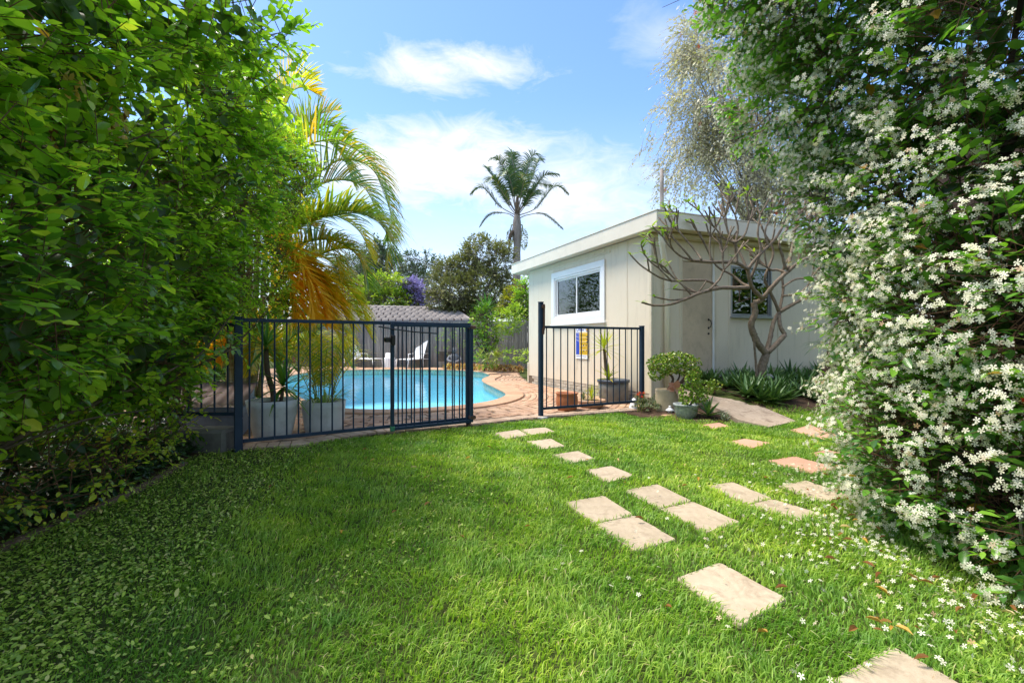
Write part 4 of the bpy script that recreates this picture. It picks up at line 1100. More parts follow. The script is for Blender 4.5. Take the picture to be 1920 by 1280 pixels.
def frond(parent, ctrl, leafL, mat, n=46, w=.03, droop=.6, rach=.014, start=.18, rmat=None, lift=.35, name='frond', vshape=.55, swing=0.0, pair=True):
    """one palm frond: rachis tube + leaflets both sides"""
    cp_ = np.array(curve_pts(ctrl, 10)); m_ = MB(); K = len(cp_)
    m_.tube(cp_, [rach * (1 - .8 * i / K) for i in range(K)], 5)
    o = m_.build(name, rmat or M['stem'], parent, smoothf=True)
    q = np.linspace(start, .995, n); sl = np.concatenate([[0], np.cumsum(np.linalg.norm(np.diff(cp_, axis=0), axis=1))]); sl /= sl[-1]
    P_ = np.stack([np.interp(q, sl, cp_[:, i]) for i in range(3)], 1)
    T_2 = nrm(np.stack([np.interp(np.minimum(q + .02, 1), sl, cp_[:, i]) for i in range(3)], 1) - np.stack([np.interp(q - .02, sl, cp_[:, i]) for i in range(3)], 1))
    side = np.cross(T_2, [0, 0, 1.0]); bad = np.linalg.norm(side, axis=1) < .25
    hz_ = np.array(ctrl[-1], float) - np.array(ctrl[0], float); sref = nrm(np.cross(hz_, [0, 0, 1.0]) + 1e-6)
    side = nrm(side + sref * .3); up = np.cross(side, T_2)
    base, d, L_, rn, upv = [], [], [], [], []
    for sg in (-1, 1):
        prof = np.sin(PI * np.clip((q - start) / (1 - start) * .92 + .08, 0, 1)) ** .55
        dd = nrm(side * sg + up * vshape + T_2 * (.55 + .5 * q[:, None]) + rng.normal(size=(n, 3)) * .10)
        base.append(P_); d.append(dd); L_.append(leafL * prof * rng.uniform(.85, 1.1, n)); upv.append(up)
        rn.append(np.clip(rng.normal(.4, .2, n) + .4 * (q > .85), 0, .99))
    blades('leaflets', np.vstack(base), np.vstack(d), np.vstack(upv), np.concatenate(L_), w, droop, np.concatenate(rn), mat, o, segs=5, fold=.35, stuff=True, wstart=.7)
    return o

# ------------------------------------------------------------ lawn grass
PGA = (FR - FL); 
def grassmask(x, y):
    ok = ~inpoly(x, y, PAVE)
    for q_ in STW:
        c = np.mean(q_, axis=0); qq = [c + (np.array(p) - c) * .93 for p in q_]; ok &= ~inpoly(x, y, qq)
    ok &= ~inpoly(x, y, RAMP)
    dx, dy = x - HC[0], y - HC[1]; d = dx * .389 - dy * .921; s = dx * .921 + dy * .389
    ok &= (d > .02) & ~((s > -.95) & (s < 1.2) & (d < .95) & (d > -.3))           # pots corner
    ok &= ~((s > .85) & (d < 1.45 + .2 * np.sin(x * 3)))                                 # aloe bed
    ok &= (y < FL[1] + (x - FL[0]) * (PGA[1] / PGA[0]) + .02) | (x > FR[0])
    return ok
LEFTX = lambda y: -2.72 + .28 * smooth((3.0 - y) / 2.0) - .25 * smooth((y - 3.2) / 1.5)     # edge of the left bed
def grow(n, ymin, ymax, pw):
    y = (ymin ** pw + (ymax ** pw - ymin ** pw) * rng.random(n)) ** (1 / pw)
    x = rng.uniform(-1.12, 1.12, n) * y
    ok = (x > LEFTX(y) - .05) & (x < 6.5) & grassmask(x, y); return x[ok], y[ok]
x, y = grow(330000, 1.05, 8.4, 1.15)
cl = smooth((-x - 1.2 - .17 * (y - 2.5) + .22 * vnoise(np.stack([x * 3, y * 3, x * 0], 1), 11)) / .75)       # 1 = ground cover, 0 = grass
ru = rng.random(len(x)); gsel = ru > cl * .80
xg, yg = x[gsel], y[gsel]; n = len(xg)
patch = vnoise(np.stack([xg * 2.2, yg * 2.2, xg * 0], 1), 5); patch2 = vnoise(np.stack([xg * 7, yg * 7, xg * 0], 1), 6)
hgt = (.024 + .011 * patch + .012 * patch2 + rng.gamma(2., .005, n)) * np.clip(.8 + .12 * yg, .8, 1.15)
ang_ = 2.5 * vnoise(np.stack([xg * 3, yg * 3, xg * 0 + 5], 1), 8) + rng.normal(0, 1.0, n)
lean = np.clip(.75 + .35 * patch2 + rng.normal(0, .35, n), .1, 1.7)
dirx, diry = np.cos(ang_), np.sin(ang_)
wd = rng.uniform(.0016, .0030, n) * np.clip(.75 + .20 * yg, .9, 1.9)
sa = rng.uniform(0, 2 * PI, n); sx, sy = np.cos(sa) * wd, np.sin(sa) * wd
zb = hill(xg, yg)
B0 = np.stack([xg, yg, zb], 1)
Mid = B0 + np.stack([dirx * lean * hgt * .35, diry * lean * hgt * .35, hgt * .62], 1)
Tip = B0 + np.stack([dirx * lean * hgt * 1.05, diry * lean * hgt * 1.05, hgt * np.clip(1.05 - .35 * lean, .25, 1)], 1)
S_ = np.stack([sx, sy, sx * 0], 1)
V = np.stack([B0 - S_, B0 + S_, Mid - S_ * .8, Mid + S_ * .8, Tip], 1)
T = np.array([(0, 1, 3), (0, 3, 2), (2, 3, 4)])[None] + (np.arange(n) * 5)[:, None, None]
gr = np.clip(rng.normal(.45, .2, n) + .12 * patch + (rng.random(n) > .955 - .03 * patch2) * .5, 0, .999)
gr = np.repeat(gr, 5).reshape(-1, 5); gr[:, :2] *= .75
o = fastmesh('grass', V.reshape(-1, 3), T.reshape(-1, 3), M['grass'], None, rnd=gr.ravel()); tag(o, kind='stuff', label='bright green mown lawn grass in front of the pool fence', cat='grass')
# ground cover leaves on the left of the lawn
xw, yw = grow(26000, 1.1, 7.0, 1.2); wn = vnoise(np.stack([xw * 1.7, yw * 1.7, xw * 0 + 9], 1), 44) > .38; xc_, yc_ = np.concatenate([x[~gsel], xw[wn]]), np.concatenate([y[~gsel], yw[wn]]); n = len(xc_)
sel = rng.random(n) < np.clip(.55 + .6 / np.maximum(yc_, 1), 0, 1); xc_, yc_ = xc_[sel], yc_[sel]; n = len(xc_)
a = rng.uniform(0, 2 * PI, n); e = rng.normal(.15, .35, n)
L1 = (np.stack([xc_, yc_, rng.uniform(.004, .04, n)], 1), np.stack([np.cos(a) * np.cos(e), np.sin(a) * np.cos(e), np.sin(e)], 1), nrm(np.tile([0, 0, 1.], (n, 1)) + runit(n) * .45), rng.gamma(7, .0020, n) + .005, rng.beta(2, 2.2, n))
tag(leaves('ground_cover', ROUND, L1, M['clover'], None, wid=.85), 'small leafy ground cover creeping over the shaded left side of the lawn', 'ground cover')
# dark ivy bed under the left hedge
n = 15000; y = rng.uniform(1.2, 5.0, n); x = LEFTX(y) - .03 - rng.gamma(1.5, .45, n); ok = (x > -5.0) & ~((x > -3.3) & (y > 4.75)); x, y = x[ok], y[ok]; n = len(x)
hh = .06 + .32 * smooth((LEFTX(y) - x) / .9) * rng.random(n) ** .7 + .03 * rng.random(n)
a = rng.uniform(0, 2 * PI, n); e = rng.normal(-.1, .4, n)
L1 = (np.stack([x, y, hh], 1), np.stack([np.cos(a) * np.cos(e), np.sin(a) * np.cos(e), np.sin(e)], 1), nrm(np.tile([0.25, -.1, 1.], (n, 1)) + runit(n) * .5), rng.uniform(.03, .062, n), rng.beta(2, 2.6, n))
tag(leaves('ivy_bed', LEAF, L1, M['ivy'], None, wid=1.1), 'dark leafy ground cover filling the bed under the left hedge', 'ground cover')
V_ = MB(); 
ys = np.linspace(1.0, 4.95, 30); V_.add([(LEFTX(t) - .02, t, .012) for t in ys] + [(-5.6, t, .03) for t in ys], [(i, i + 1, i + 31, i + 30) for i in range(29)]); o = V_.build('garden_bed', M['soil']); tag(o, kind='structure')
M['soilbrick'] = paint('dirty buried brick', (.16, .10, .075), .9, .2, .4, 8, bump=.8, bscale=30)
# edging stones
yv = 1.3; 
while yv < 4.3:
    L_ = random.uniform(.22, .36); x0 = LEFTX(yv) + .0; x1 = LEFTX(yv + L_)
    m_ = MB(); m_.box(((x0 + x1) / 2, yv + L_ / 2, .0), (.07, L_ - .012, .06), rz=-math.atan2(x1 - x0, L_), bev=.014); o = m_.build('edging_brick', M['soilbrick'])
    tag(o, 'old buried brick in the curved edging between lawn and left hedge bed', 'brick', 'edging bricks of the left bed'); yv += L_ + .004
# fallen blossoms, leaves
def ground_scatter(n, fx, fy, tmpl, mat, smin, smax, z0, name, stuff=True, flat=.35):
    x, y = fx(n), fy(n); a = rng.uniform(0, 2 * PI, n); e = rng.normal(0, .25, n)
    L = (np.stack([x, y, z0 + hill(x, y) + rng.uniform(0, .014, n)], 1), np.stack([np.cos(a) * np.cos(e), np.sin(a) * np.cos(e), np.sin(e)], 1), nrm(np.tile([0, 0, 1.], (n, 1)) + runit(n) * flat), rng.uniform(smin, smax, n), rng.random(n))
    return L
JX = lambda y: np.interp(y, [1.2, 1.9, 2.3, 2.9, 3.6, 4.3, 5.5, 7], [1.95, 1.95, 1.82, 2.05, 2.5, 2.95, 3.75, 4.7])     # foot of the jasmine
n = 950; y = rng.uniform(1.2, 4.2, n); x = JX(y) - rng.gamma(1.3, .27, n) + .15
Lf = ground_scatter(n, lambda k: x, lambda k: y, FLOWER, None, .019, .025, .034, '', flat=1.3)
tag(leaves('fallen_blossoms', FLOWER, Lf, M['jasflower'], None), 'white jasmine blossoms fallen on the grass beside the flowering hedge', 'blossoms')
M['dryleaf'] = leafmat('dry leaf', [(0, (.22, .09, .03)), (.5, (.38, .2, .06)), (.8, (.6, .38, .06)), (1, (.6, .5, .3))], .6, .3, .15)
me = bpy.data.meshes.new('fallen_leaf'); me.from_pydata((LEAF[0] * [1, .8, 2.5]).tolist(), [], LEAF[1].tolist()); me.update(); me.materials.append(M['dryleaf'])
spots = []
for i in range(60):
    yy = random.uniform(1.35, 4.2); xx = float(JX(yy)) - random.gammavariate(1.1, .2) + .12; spots.append((xx, yy))
spots += [tuple(at(1650, 1195)[:2] + rng.normal(size=2) * .05) for _ in range(8)]
spots += [tuple(at(*p)[:2]) for p in ((1170, 916), (1105, 893), (1165, 905), (1075, 905), (1275, 915), (1230, 895), (1290, 920), (1310, 905), (1105, 870), (1160, 868), (800, 905), (640, 1010), (1060, 800), (1190, 985), (985, 1000), (1260, 1160), (1440, 1205))]
spots += [(random.uniform(-1.9, -.2), random.uniform(1.6, 5)) for _ in range(14)]
for xx, yy in spots:
    o = link('fallen_leaf', me); o.location = (xx, yy, .040 + float(hill(xx, yy)) + random.uniform(0, .01)); s_ = random.uniform(.03, .062); o.scale = (s_, s_, s_); o.rotation_euler = (random.uniform(-.4, .4), random.uniform(-.4, .4), random.uniform(0, 6.28))
    tag(o, 'dry brown or yellow leaf fallen on the lawn', 'leaf', 'dry leaves fallen on the lawn')

# ------------------------------------------------------------ left hedge
def hedge(name, label, base, blobs, dens, leafL, mat, slen, nl, seed, inner=90, stems=(), single=300, tmpl=LEAF, wid=1.0, ymin=0, lump=.2, backkeep=.2, group=None, upb=.7, base_r=0.0, tipb=.35, lf=1.3):
    root = thing(name, label, 'hedge', base, group=group)
    P_, N_ = blob_points(blobs, dens, lump, lf, seed, backkeep=backkeep)
    ok = (P_[:, 2] > .12) & (P_[:, 1] > ymin); P_, N_ = P_[ok], N_[ok]
    D = nrm(N_ + runit(len(P_)) * .95 + np.array([0, 0, .18]))
    cl_ = vnoise(P_ * 3.1, seed + 3)
    L, (A_, E_) = sprig(P_, D, nl, slen, leafL, base=base_r, tipb=tipb, upb=upb, rbase=np.clip(.5 + .5 * cl_ + rng.normal(0, .15, len(P_)), 0, 1))
    if single: singles('leaf', tmpl, L, mat, root, single, wid)
    else: leaves('foliage', tmpl, L, mat, root, wid=wid)
    twigs('twigs', A_ - D * .1, E_, .0035, M['twig'], root, .0015)
    # oversized dark leaves added inside; interior shade is put into their colour
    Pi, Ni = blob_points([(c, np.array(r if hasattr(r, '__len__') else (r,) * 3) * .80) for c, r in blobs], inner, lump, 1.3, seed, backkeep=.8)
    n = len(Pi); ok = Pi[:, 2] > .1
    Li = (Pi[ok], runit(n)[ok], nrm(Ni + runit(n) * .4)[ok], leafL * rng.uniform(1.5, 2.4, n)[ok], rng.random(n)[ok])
    leaves('inner_shade_leaves', tmpl, Li, M['hedgeshade'], root, wid=1.2)
    for pts, r0, r1 in stems:
        c_ = curve_pts(pts, 6); m_ = MB(); K = len(c_); m_.tube(c_, [r0 + (r1 - r0) * i / (K - 1) for i in range(K)], 7, wob=.06); m_.build('branch', M['bark'], root, smoothf='all')
    return root
# near, tall bush on the left; blob centres are (x, y, z)
nearb = [((-2.75, 1.5, 2.0), (.85, .9, .9)), ((-2.55, 1.75, 1.25), (.62, .8, .45)), ((-2.75, 2.3, 1.7), (.75, .8, .85)), ((-2.75, 2.2, 2.75), (.92, .9, .6)), ((-2.95, 3.2, 2.0), (.75, .85, 1.0)),
         ((-2.75, 3.2, 2.95), (.82, .9, .7)), ((-2.35, 3.3, 3.35), (.68, .75, .5)), ((-3.25, 4.0, 1.75), (.75, .8, .8)), ((-2.85, 4.1, 2.8), (.7, .75, .8)), ((-3.2, 2.3, .95), (.5, .8, .38)), ((-3.1, 3.3, 1.0), (.55, .8, .35)), ((-3.3, 1.2, 1.2), (.9, .8, .9)), ((-3.5, 4.3, 1.05), (.6, .6, .42)), ((-2.98, 4.25, 1.32), (.46, .42, .36)), ((-2.85, 3.5, 1.0), (.5, .5, .34)), ((-3.3, 4.1, .8), (.5, .4, .3))]
bt = np.array([-3.35, 2.55, 0])
stems = [([(-3.5, 3.3, .0), (-3.42, 3.25, .5), (-3.3, 3.2, 1.0), (-3.1, 3.1, 1.7), (-2.9, 3.1, 2.6)], .075, .03),
         ([(-2.9, 1.9, .10), (-2.85, 2.3, .35), (-2.72, 2.8, .62), (-2.55, 3.3, .80), (-2.5, 3.7, .95)], .022, .006),
         ([(-2.85, 2.2, .3), (-2.75, 2.5, .6), (-2.55, 2.75, .95)], .012, .004),
         ([(-2.80, 2.5, .48), (-2.6, 2.9, .62), (-2.35, 3.1, .66)], .010, .003),
         ([(-3.3, 3.2, 1.0), (-2.9, 2.7, 1.5), (-2.5, 2.3, 1.9)], .03, .008), ([(-3.1, 3.1, 1.7), (-2.6, 2.9, 2.3), (-2.2, 2.8, 2.9)], .03, .008),
         ([(-2.9, 2.1, 1.6), (-2.45, 2.1, 1.75), (-2.2, 2.15, 1.62)], .012, .003), ([(-3.2, 2.0, 2.4), (-2.7, 2.2, 3.0), (-2.1, 2.5, 3.4)], .03, .008)]
for k in range(16):
    yy_ = 1.3 + k * .19; zz_ = random.uniform(.8, 2.6); stems.append(([(-3.0, yy_, zz_ - .35), (-2.5, yy_ + .15, zz_), (-2.12 - random.random() * .25, yy_ + random.uniform(0, .4), zz_ + random.uniform(.1, .45))], .013, .003))
hedge('lilly_pilly_hedge', 'tall glossy green hedge rising at the left edge, with large leaves near the camera', (-3.3, 2.5, 0), nearb, 76, .076, M['hedge'], .26, 9, 21, stems=stems, inner=95, wid=1.5)
farb = [((-3.15, 4.9, 2.35), (.62, .6, .75)), ((-2.9, 5.6, 3.0), (.62, .6, .6)), ((-3.3, 5.9, 2.1), (.6, .6, .8)), ((-3.5, 6.0, 3.2), (.65, .6, .6)), ((-2.95, 5.0, 3.1), (.55, .6, .6)), ((-3.55, 5.2, 1.5), (.55, .6, .4)), ((-3.3, 6.2, 1.55), (.5, .4, .32)), ((-3.0, 4.7, 1.75), (.5, .5, .38))]
hedge('lilly_pilly_hedge', 'small leaved hedge with yellow green tips directly behind the left end of the fence', (-3.5, 5.6, 0), farb, 190, .042, M['hedge'], .15, 9, 5, stems=[([(-3.8, 5.6, 0), (-3.7, 5.5, .9), (-3.4, 5.4, 2.2)], .06, .03), ([(-3.6, 5.0, 0), (-3.5, 5.1, .9), (-3.2, 5.0, 2.3)], .05, .02)], inner=160, single=0, base_r=.06, wid=1.3)

hedge('garden_shrub', 'low leafy growth with pale young leaves at the bottom left under the tall hedge', (-2.9, 2.4, 0), [((-2.95, 2.2, .30), (.40, .6, .28)), ((-3.0, 3.0, .34), (.5, .6, .30)), ((-3.25, 3.9, .40), (.5, .6, .34)), ((-3.35, 4.5, .45), (.42, .3, .36)), ((-2.45, 1.72, .34), (.26, .3, .24)), ((-2.75, 1.5, .5), (.4, .35, .3))], 60, .052, M['hedge'], .2, 8, 33, single=0, inner=30, wid=1.4, base_r=.05)
# boundary fences
def palings(name, label, A, Bp, h, w, mat, cat_='fence', gap=.004, rail=True, kindlim=300, side=1):
    A, Bp = np.array(A, float), np.array(Bp, float); t = (Bp - A); L = np.linalg.norm(t); t /= L; nn = np.array([-t[1], t[0]]); a = math.atan2(t[1], t[0])
    root = thing(name, label, cat_, (A[0], A[1], 0)); n = int(L / (w + gap)); me_ = brick_mesh('paling', w, .016, h, mat, .003)
    for i in range(n):
        p = A + t * ((i + .5) * (w + gap)); o = link('paling', me_, root)
        o.location = (p[0] - A[0] + nn[0] * random.uniform(-.004, .004), p[1] - A[1] + nn[1] * random.uniform(-.004, .004), h / 2 + random.uniform(-.02, .012)); o.rotation_euler = (0, random.uniform(-.008, .008), a + random.uniform(-.03, .03))
    if rail:
        for z in (.3, h - .35):
            m_ = MB(); q1, q2 = A + nn * .045 * side, Bp + nn * .045 * side; m_.bar((q1[0], q1[1], z), (q2[0], q2[1], z), .05, .09); m_.build('rail', mat, root)
    return root
palings('paling_fence', 'weathered grey paling fence across the far side of the pool', (-9.6, 21.3), (1.6, 19.2), 1.93, .10, M['paling'])
palings('paling_fence', 'cream paling fence glimpsed through the hedge on the left', (-4.9, .2), (-4.9, 6.0), 1.7, .095, M['creampaling'])
palings('paling_fence', 'added dark fence standing in for the shade behind the flowering jasmine', (3.3, .2), (4.9, 5.6), 3.1, .12, M['palebrown'], side=-1)  # unseen fence added so that gaps in the jasmine show dark

# ------------------------------------------------------------ jasmine
def jasmine():
    root = thing('jasmine_hedge', 'huge star jasmine covered in white pinwheel flowers along the right edge', 'hedge', (2.9, 2.6, 0))
    bl = [((2.75, 2.0, .28), (.68, .55, .34)), ((2.75, 2.75, .28), (.62, .5, .34)), ((3.0, 1.9, .6), (.9, .8, .75)), ((2.75, 2.65, .55), (.72, .75, .62)), ((3.2, 3.4, .7), (.62, .8, .75)), ((3.72, 4.3, .7), (.55, .7, .7)),
          ((2.75, 2.2, 1.25), (.75, .9, .6)), ((2.95, 3.1, 1.35), (.72, .8, .6)), ((3.55, 4.1, 1.35), (.55, .7, .6)), ((2.9, 2.6, 2.0), (.8, .9, .6)), ((3.0, 3.5, 2.1), (.85, .8, .6)),
          ((2.7, 2.2, 2.7), (.8, .9, .6)), ((2.85, 3.3, 2.9), (.95, .85, .65)), ((2.45, 2.9, 3.5), (.95, .9, .65)), ((2.2, 3.5, 3.7), (.70, .7, .55)), ((2.6, 1.7, 3.2), (.7, .7, .6)), ((3.3, 1.3, 1.6), (.9, .5, 1.3)), ((2.75, 4.1, 3.4), (.72, .7, .6)), ((1.95, 3.2, 4.3), (.55, .6, .4))]
    P_, N_ = blob_points(bl, 125, .22, 1.8, 40, backkeep=.12)
    ok = (P_[:, 2] > .06) & (P_[:, 1] > .8)
    P_, N_ = P_[ok], N_[ok]
    hole = vnoise(P_ * [1.6, 1.6, 2.2], 77) - .55 * smooth((P_[:, 0] / np.maximum(P_[:, 1], .5) - .82) / .25)
    ok = hole > -.90; P_, N_ = P_[ok], N_[ok]
    D = nrm(N_ + runit(len(P_)) * .6 + np.array([0, 0, .05]))
    L, (A_, E_) = sprig(P_, D, 6, .19, .072, side=1.05, tipb=.2, upb=.8, jit=.3)
    L[3][:] *= rng.uniform(.8, 1.15, len(L[3]))
    singles('leaf', LEAF, L, M['jasleaf'], root, 300, 1.15)
    twigs('twigs', A_ - D * .15, E_, .003, M['twig'], root, .0012)
    # flower clusters at the sprig tips
    fl = vnoise(P_ * 2.0, 91); sel = (rng.random(len(P_)) < np.clip(.74 + .4 * fl, .2, .97)); E2, D2, N2 = E_[sel], D[sel], N_[sel]
    per = 12; n = len(E2) * per
    C_ = np.repeat(E2, per, 0); DD = np.repeat(nrm(D2 + N2 * .6), per, 0)
    off = runit(n) * rng.uniform(.2, 1, n)[:, None] * np.array([.075, .075, .05])
    pos = C_ + off + DD * .012; axis = nrm(DD * .8 + off * 12 + runit(n) * .35 + np.array([-.1, -.35, .25]))
    # the template faces +z, so pass an arbitrary in-plane direction
    dd = nrm(np.cross(axis, runit(n))); rn = np.clip(rng.random(n) ** 1.0 * .93 + (rng.random(n) > .96) * .3, 0, .998)
    Lf = (pos, dd, axis, rng.uniform(.023, .030, n), rn)
    keep = rng.random(n) < .86; Lf = tuple(q_[keep] for q_ in Lf)
    singles('flower', FLOWER, Lf, M['jasflower'], root, 300, 1.0, 'blossoms')
    st = rng.choice(len(pos), min(len(pos), 9000), replace=False)
    twigs('flower_stalks', C_[st] - DD[st] * .03, pos[st], .0012, M['stem'], root, .0012)
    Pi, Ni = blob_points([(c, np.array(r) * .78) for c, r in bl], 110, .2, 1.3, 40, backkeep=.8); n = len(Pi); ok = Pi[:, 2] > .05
    Li = (Pi[ok], runit(n)[ok], nrm(Ni + runit(n) * .4)[ok], rng.uniform(.09, .15, n)[ok], rng.random(n)[ok]); leaves('inner_shade_leaves', LEAF, Li, M['hedgeshade'], root)  # dark leaf layer added to fill the jasmine with shade
    # tangle of bare stems inside
    n = 2600; Pi, Ni = blob_points([(c, np.array(r) * .9) for c, r in bl], 45, .2, 1.3, 40, backkeep=.6); n = len(Pi)
    dd = nrm(np.cross(Ni, runit(n)) + [0, 0, .6]); twigs('bare_stems', Pi, Pi + dd * rng.uniform(.15, .5, n)[:, None], .0035, M['barkdark'], root, .002)
    for k in range(7):
        x, y = random.uniform(2.6, 3.2), random.uniform(1.8, 3.8); pts = [(x, y, 0)]
        for j in range(5): x += random.uniform(-.15, .12); y += random.uniform(-.15, .15); pts.append((x, y, .6 * (j + 1)))
        m_ = MB(); c_ = curve_pts(pts, 5); m_.tube(c_, [.028 * (1 - .6 * i / len(c_)) for i in range(len(c_))], 6, wob=.1); m_.build('stem', M['barkdark'], root, smoothf='all')
    # grey looping bare vines at the lower right
    for k in range(5):
        p0 = np.array([2.18 + .05 * k, 2.05 + .04 * k, .25 + .07 * k]); pts = [p0 + np.array([.0, 0, 0]), p0 + np.array([-.08, -.08, .14]), p0 + np.array([.02, -.13, .2]), p0 + np.array([.12, -.08, .12]), p0 + np.array([.1, 0, -.12])]
        m_ = MB(); m_.tube(curve_pts(pts, 6), .005, 5); m_.build('bare_vine', M['barkgrey'], root, smoothf='all')
jasmine()
m_ = MB(); m_.lathe([(0, 0), (.05, .01), (.085, .04), (.05, .07), (0, .08)], (0, 0, 0), 16, 1.1, .8); o = m_.build('reflector', M['redgloss'], None, smoothf=True); o.location = dp(1926, 762, 2.0); o.rotation_euler = (.6, .3, .2); o.scale = (.5, .5, .5)
tag(o, 'glossy red object showing through the jasmine at the right edge', 'reflector')
# ------------------------------------------------------------ frangipani
def Z6(x, y, d=0.0, Y0=8.1): return dp(1200 + x / 3.37, 420 + y / 3.37, Y0 + d)
def frangipani():
    b = Z6(745, 1015); root = thing('frangipani_tree', 'nearly bare frangipani tree with forking grey branches in front of the small window', 'tree', b)
    def limb(pts, r0, r1, name='branch'):
        c_ = curve_pts(pts, 6); K = len(c_); m_ = MB(); m_.tube(c_, [(1.05 if r0 > .03 else 1.4) * (r0 + (r1 - r0) * (i / (K - 1)) ** .8) * (1 + .07 * math.sin(i * 2.1)) for i in range(K)], 8, wob=.09)
        m_.build(name, M['frang'], root, smoothf='all'); return c_
    limb([Z6(745, 1030), Z6(765, 920), Z6(798, 820)], .085, .062, 'trunk')
    limb([Z6(798, 820), Z6(740, 745, -.05), Z6(702, 640, -.1), Z6(728, 560, -.15), Z6(718, 495, -.15)], .055, .045, 'trunk')
    limb([Z6(718, 495, -.15), Z6(750, 490, -.17), Z6(778, 468, -.2)], .045, .04, 'trunk')
    limb([Z6(798, 820), Z6(822, 720, .1), Z6(845, 620, .15), Z6(880, 555, .2)], .04, .03, 'trunk')
    limb([Z6(805, 812), Z6(860, 760, .05), Z6(915, 700, .1)], .045, .04, 'trunk')
    limb([Z6(915, 700, .1), Z6(885, 640, .12), Z6(880, 555, .2)], .034, .028, 'trunk')
    limb([Z6(742, 1000, -.05), Z6(730, 850, -.05), Z6(722, 730, -.1), Z6(740, 690, -.1)], .016, .01)
    tips = []
    def main(pts, r0, r1, t=True):
        c_ = limb([Z6(*p) for p in pts], r0, r1)
        if t: tips.append((c_[-1], nrm(c_[-1] - c_[-5]), r1))
        return c_
    main([(775, 470, -.2), (850, 380, -.3), (905, 325, -.3), (935, 300, -.3)], .036, .026, False)
    main([(935, 300, -.3), (1010, 240, -.35), (1110, 190, -.3), (1213, 130, -.2)], .022, .015)
    main([(920, 285, -.3), (900, 200, -.35), (880, 120, -.4), (930, 30, -.4)], .02, .012)
    main([(935, 290, -.3), (960, 160, -.2), (980, 40, -.2), (1010, -60, -.2)], .02, .012)
    main([(775, 470, -.2), (715, 410, -.35), (690, 340, -.45), (682, 285, -.5)], .034, .024, False)
    main([(682, 285, -.5), (740, 210, -.5), (850, 100, -.5), (900, 20, -.5)], .02, .013)
    main([(682, 285, -.5), (600, 245, -.6), (450, 240, -.8), (330, 230, -.9)], .022, .015, False)
    main([(330, 230, -.9), (260, 205, -1), (215, 170, -1.1)], .013, .009)
    main([(330, 230, -.9), (290, 180, -1.0), (200, 80, -1.1)], .012, .009)
    main([(390, 225, -.9), (350, 170, -.8), (240, 40, -.8)], .012, .009)
    main([(450, 240, -.8), (440, 150, -.8), (445, 80, -.8)], .011, .009)
    main([(520, 240, -.7), (525, 200, -.7), (525, 170, -.7)], .011, .009)
    main([(610, 245, -.6), (608, 180, -.6), (600, 120, -.65)], .02, .016, False)
    main([(600, 120, -.65), (530, 90, -.7), (480, 30, -.75)], .014, .009)
    main([(600, 120, -.65), (560, 60, -.6), (530, -40, -.6)], .014, .009)
    main([(600, 120, -.65), (620, 30, -.6), (600, -60, -.6)], .014, .009)
    main([(600, 120, -.65), (660, 70, -.7), (690, -20, -.7)], .014, .009)
    main([(690, 400, -.35), (600, 403, -.5), (500, 405, -.8), (380, 435, -1.1), (300, 470, -1.2)], .024, .016, False)
    main([(300, 470, -1.2), (200, 505, -1.3), (100, 515, -1.4), (10, 495, -1.45)], .015, .009)
    main([(300, 470, -1.2), (200, 480, -1.2), (90, 460, -1.3)], .011, .008)
    main([(380, 435, -1.1), (300, 420, -1.1), (210, 410, -1.2)], .011, .008)
    main([(440, 415, -1), (500, 350, -.9), (530, 290, -.9)], .013, .010)
    main([(500, 405, -.8), (430, 360, -.8), (330, 355, -.9), (200, 360, -1.1)], .015, .012, False)
    main([(200, 360, -1.1), (130, 340, -1.2), (60, 300, -1.3)], .011, .009)
    main([(200, 360, -1.1), (160, 320, -1.2), (120, 280, -1.2)], .009, .008)
    main([(360, 430, -1.1), (290, 400, -1), (250, 370, -1)], .01, .008)
    main([(370, 430, -1.1), (400, 390, -1.1), (418, 360, -1.1)], .01, .008)
    main([(330, 455, -1.1), (280, 400, -1.2), (245, 365, -1.2)], .01, .007)
    main([(700, 400, -.3), (640, 370, -.1), (580, 320, 0), (480, 260, 0), (400, 110, -.1)], .018, .010)
    main([(690, 330, -.4), (640, 200, -.3), (560, 60, -.2), (540, -60, -.2)], .016, .01)
    main([(700, 345, -.4), (760, 180, -.5), (745, 60, -.5), (760, -60, -.5)], .016, .01)
    main([(880, 555, .2), (820, 420, .1), (790, 340, 0), (840, 200, 0), (830, 120, 0)], .022, .012)
    main([(880, 555, .2), (960, 510, .2), (1030, 470, .2), (1100, 410, .2)], .026, .016)
    main([(1030, 470, .2), (1130, 460, .2), (1230, 435, .3)], .014, .01)
    main([(900, 455, .2), (1000, 440, .2), (1060, 390, .2)], .014, .01)
    main([(880, 555, .2), (905, 420, .3), (900, 300, .3), (960, 180, .3)], .02, .012)
    main([(900, 400, .2), (980, 350, .3), (1080, 340, .3)], .014, .01)
    main([(930, 310, -.3), (870, 290, -.2), (830, 290, -.2), (800, 270, -.2)], .016, .012)
    main([(1000, 250, -.3), (1020, 120, -.3), (1060, 40, -.3)], .014, .01); main([(1080, 200, -.3), (1110, 100, -.3), (1130, 20, -.3)], .013, .009)
    main([(850, 100, -.5), (960, 50, -.5), (1040, -20, -.5)], .012, .009); main([(810, 140, -.5), (790, 50, -.5), (830, -50, -.5)], .012, .009)
    leafp = []
    random.seed(5)
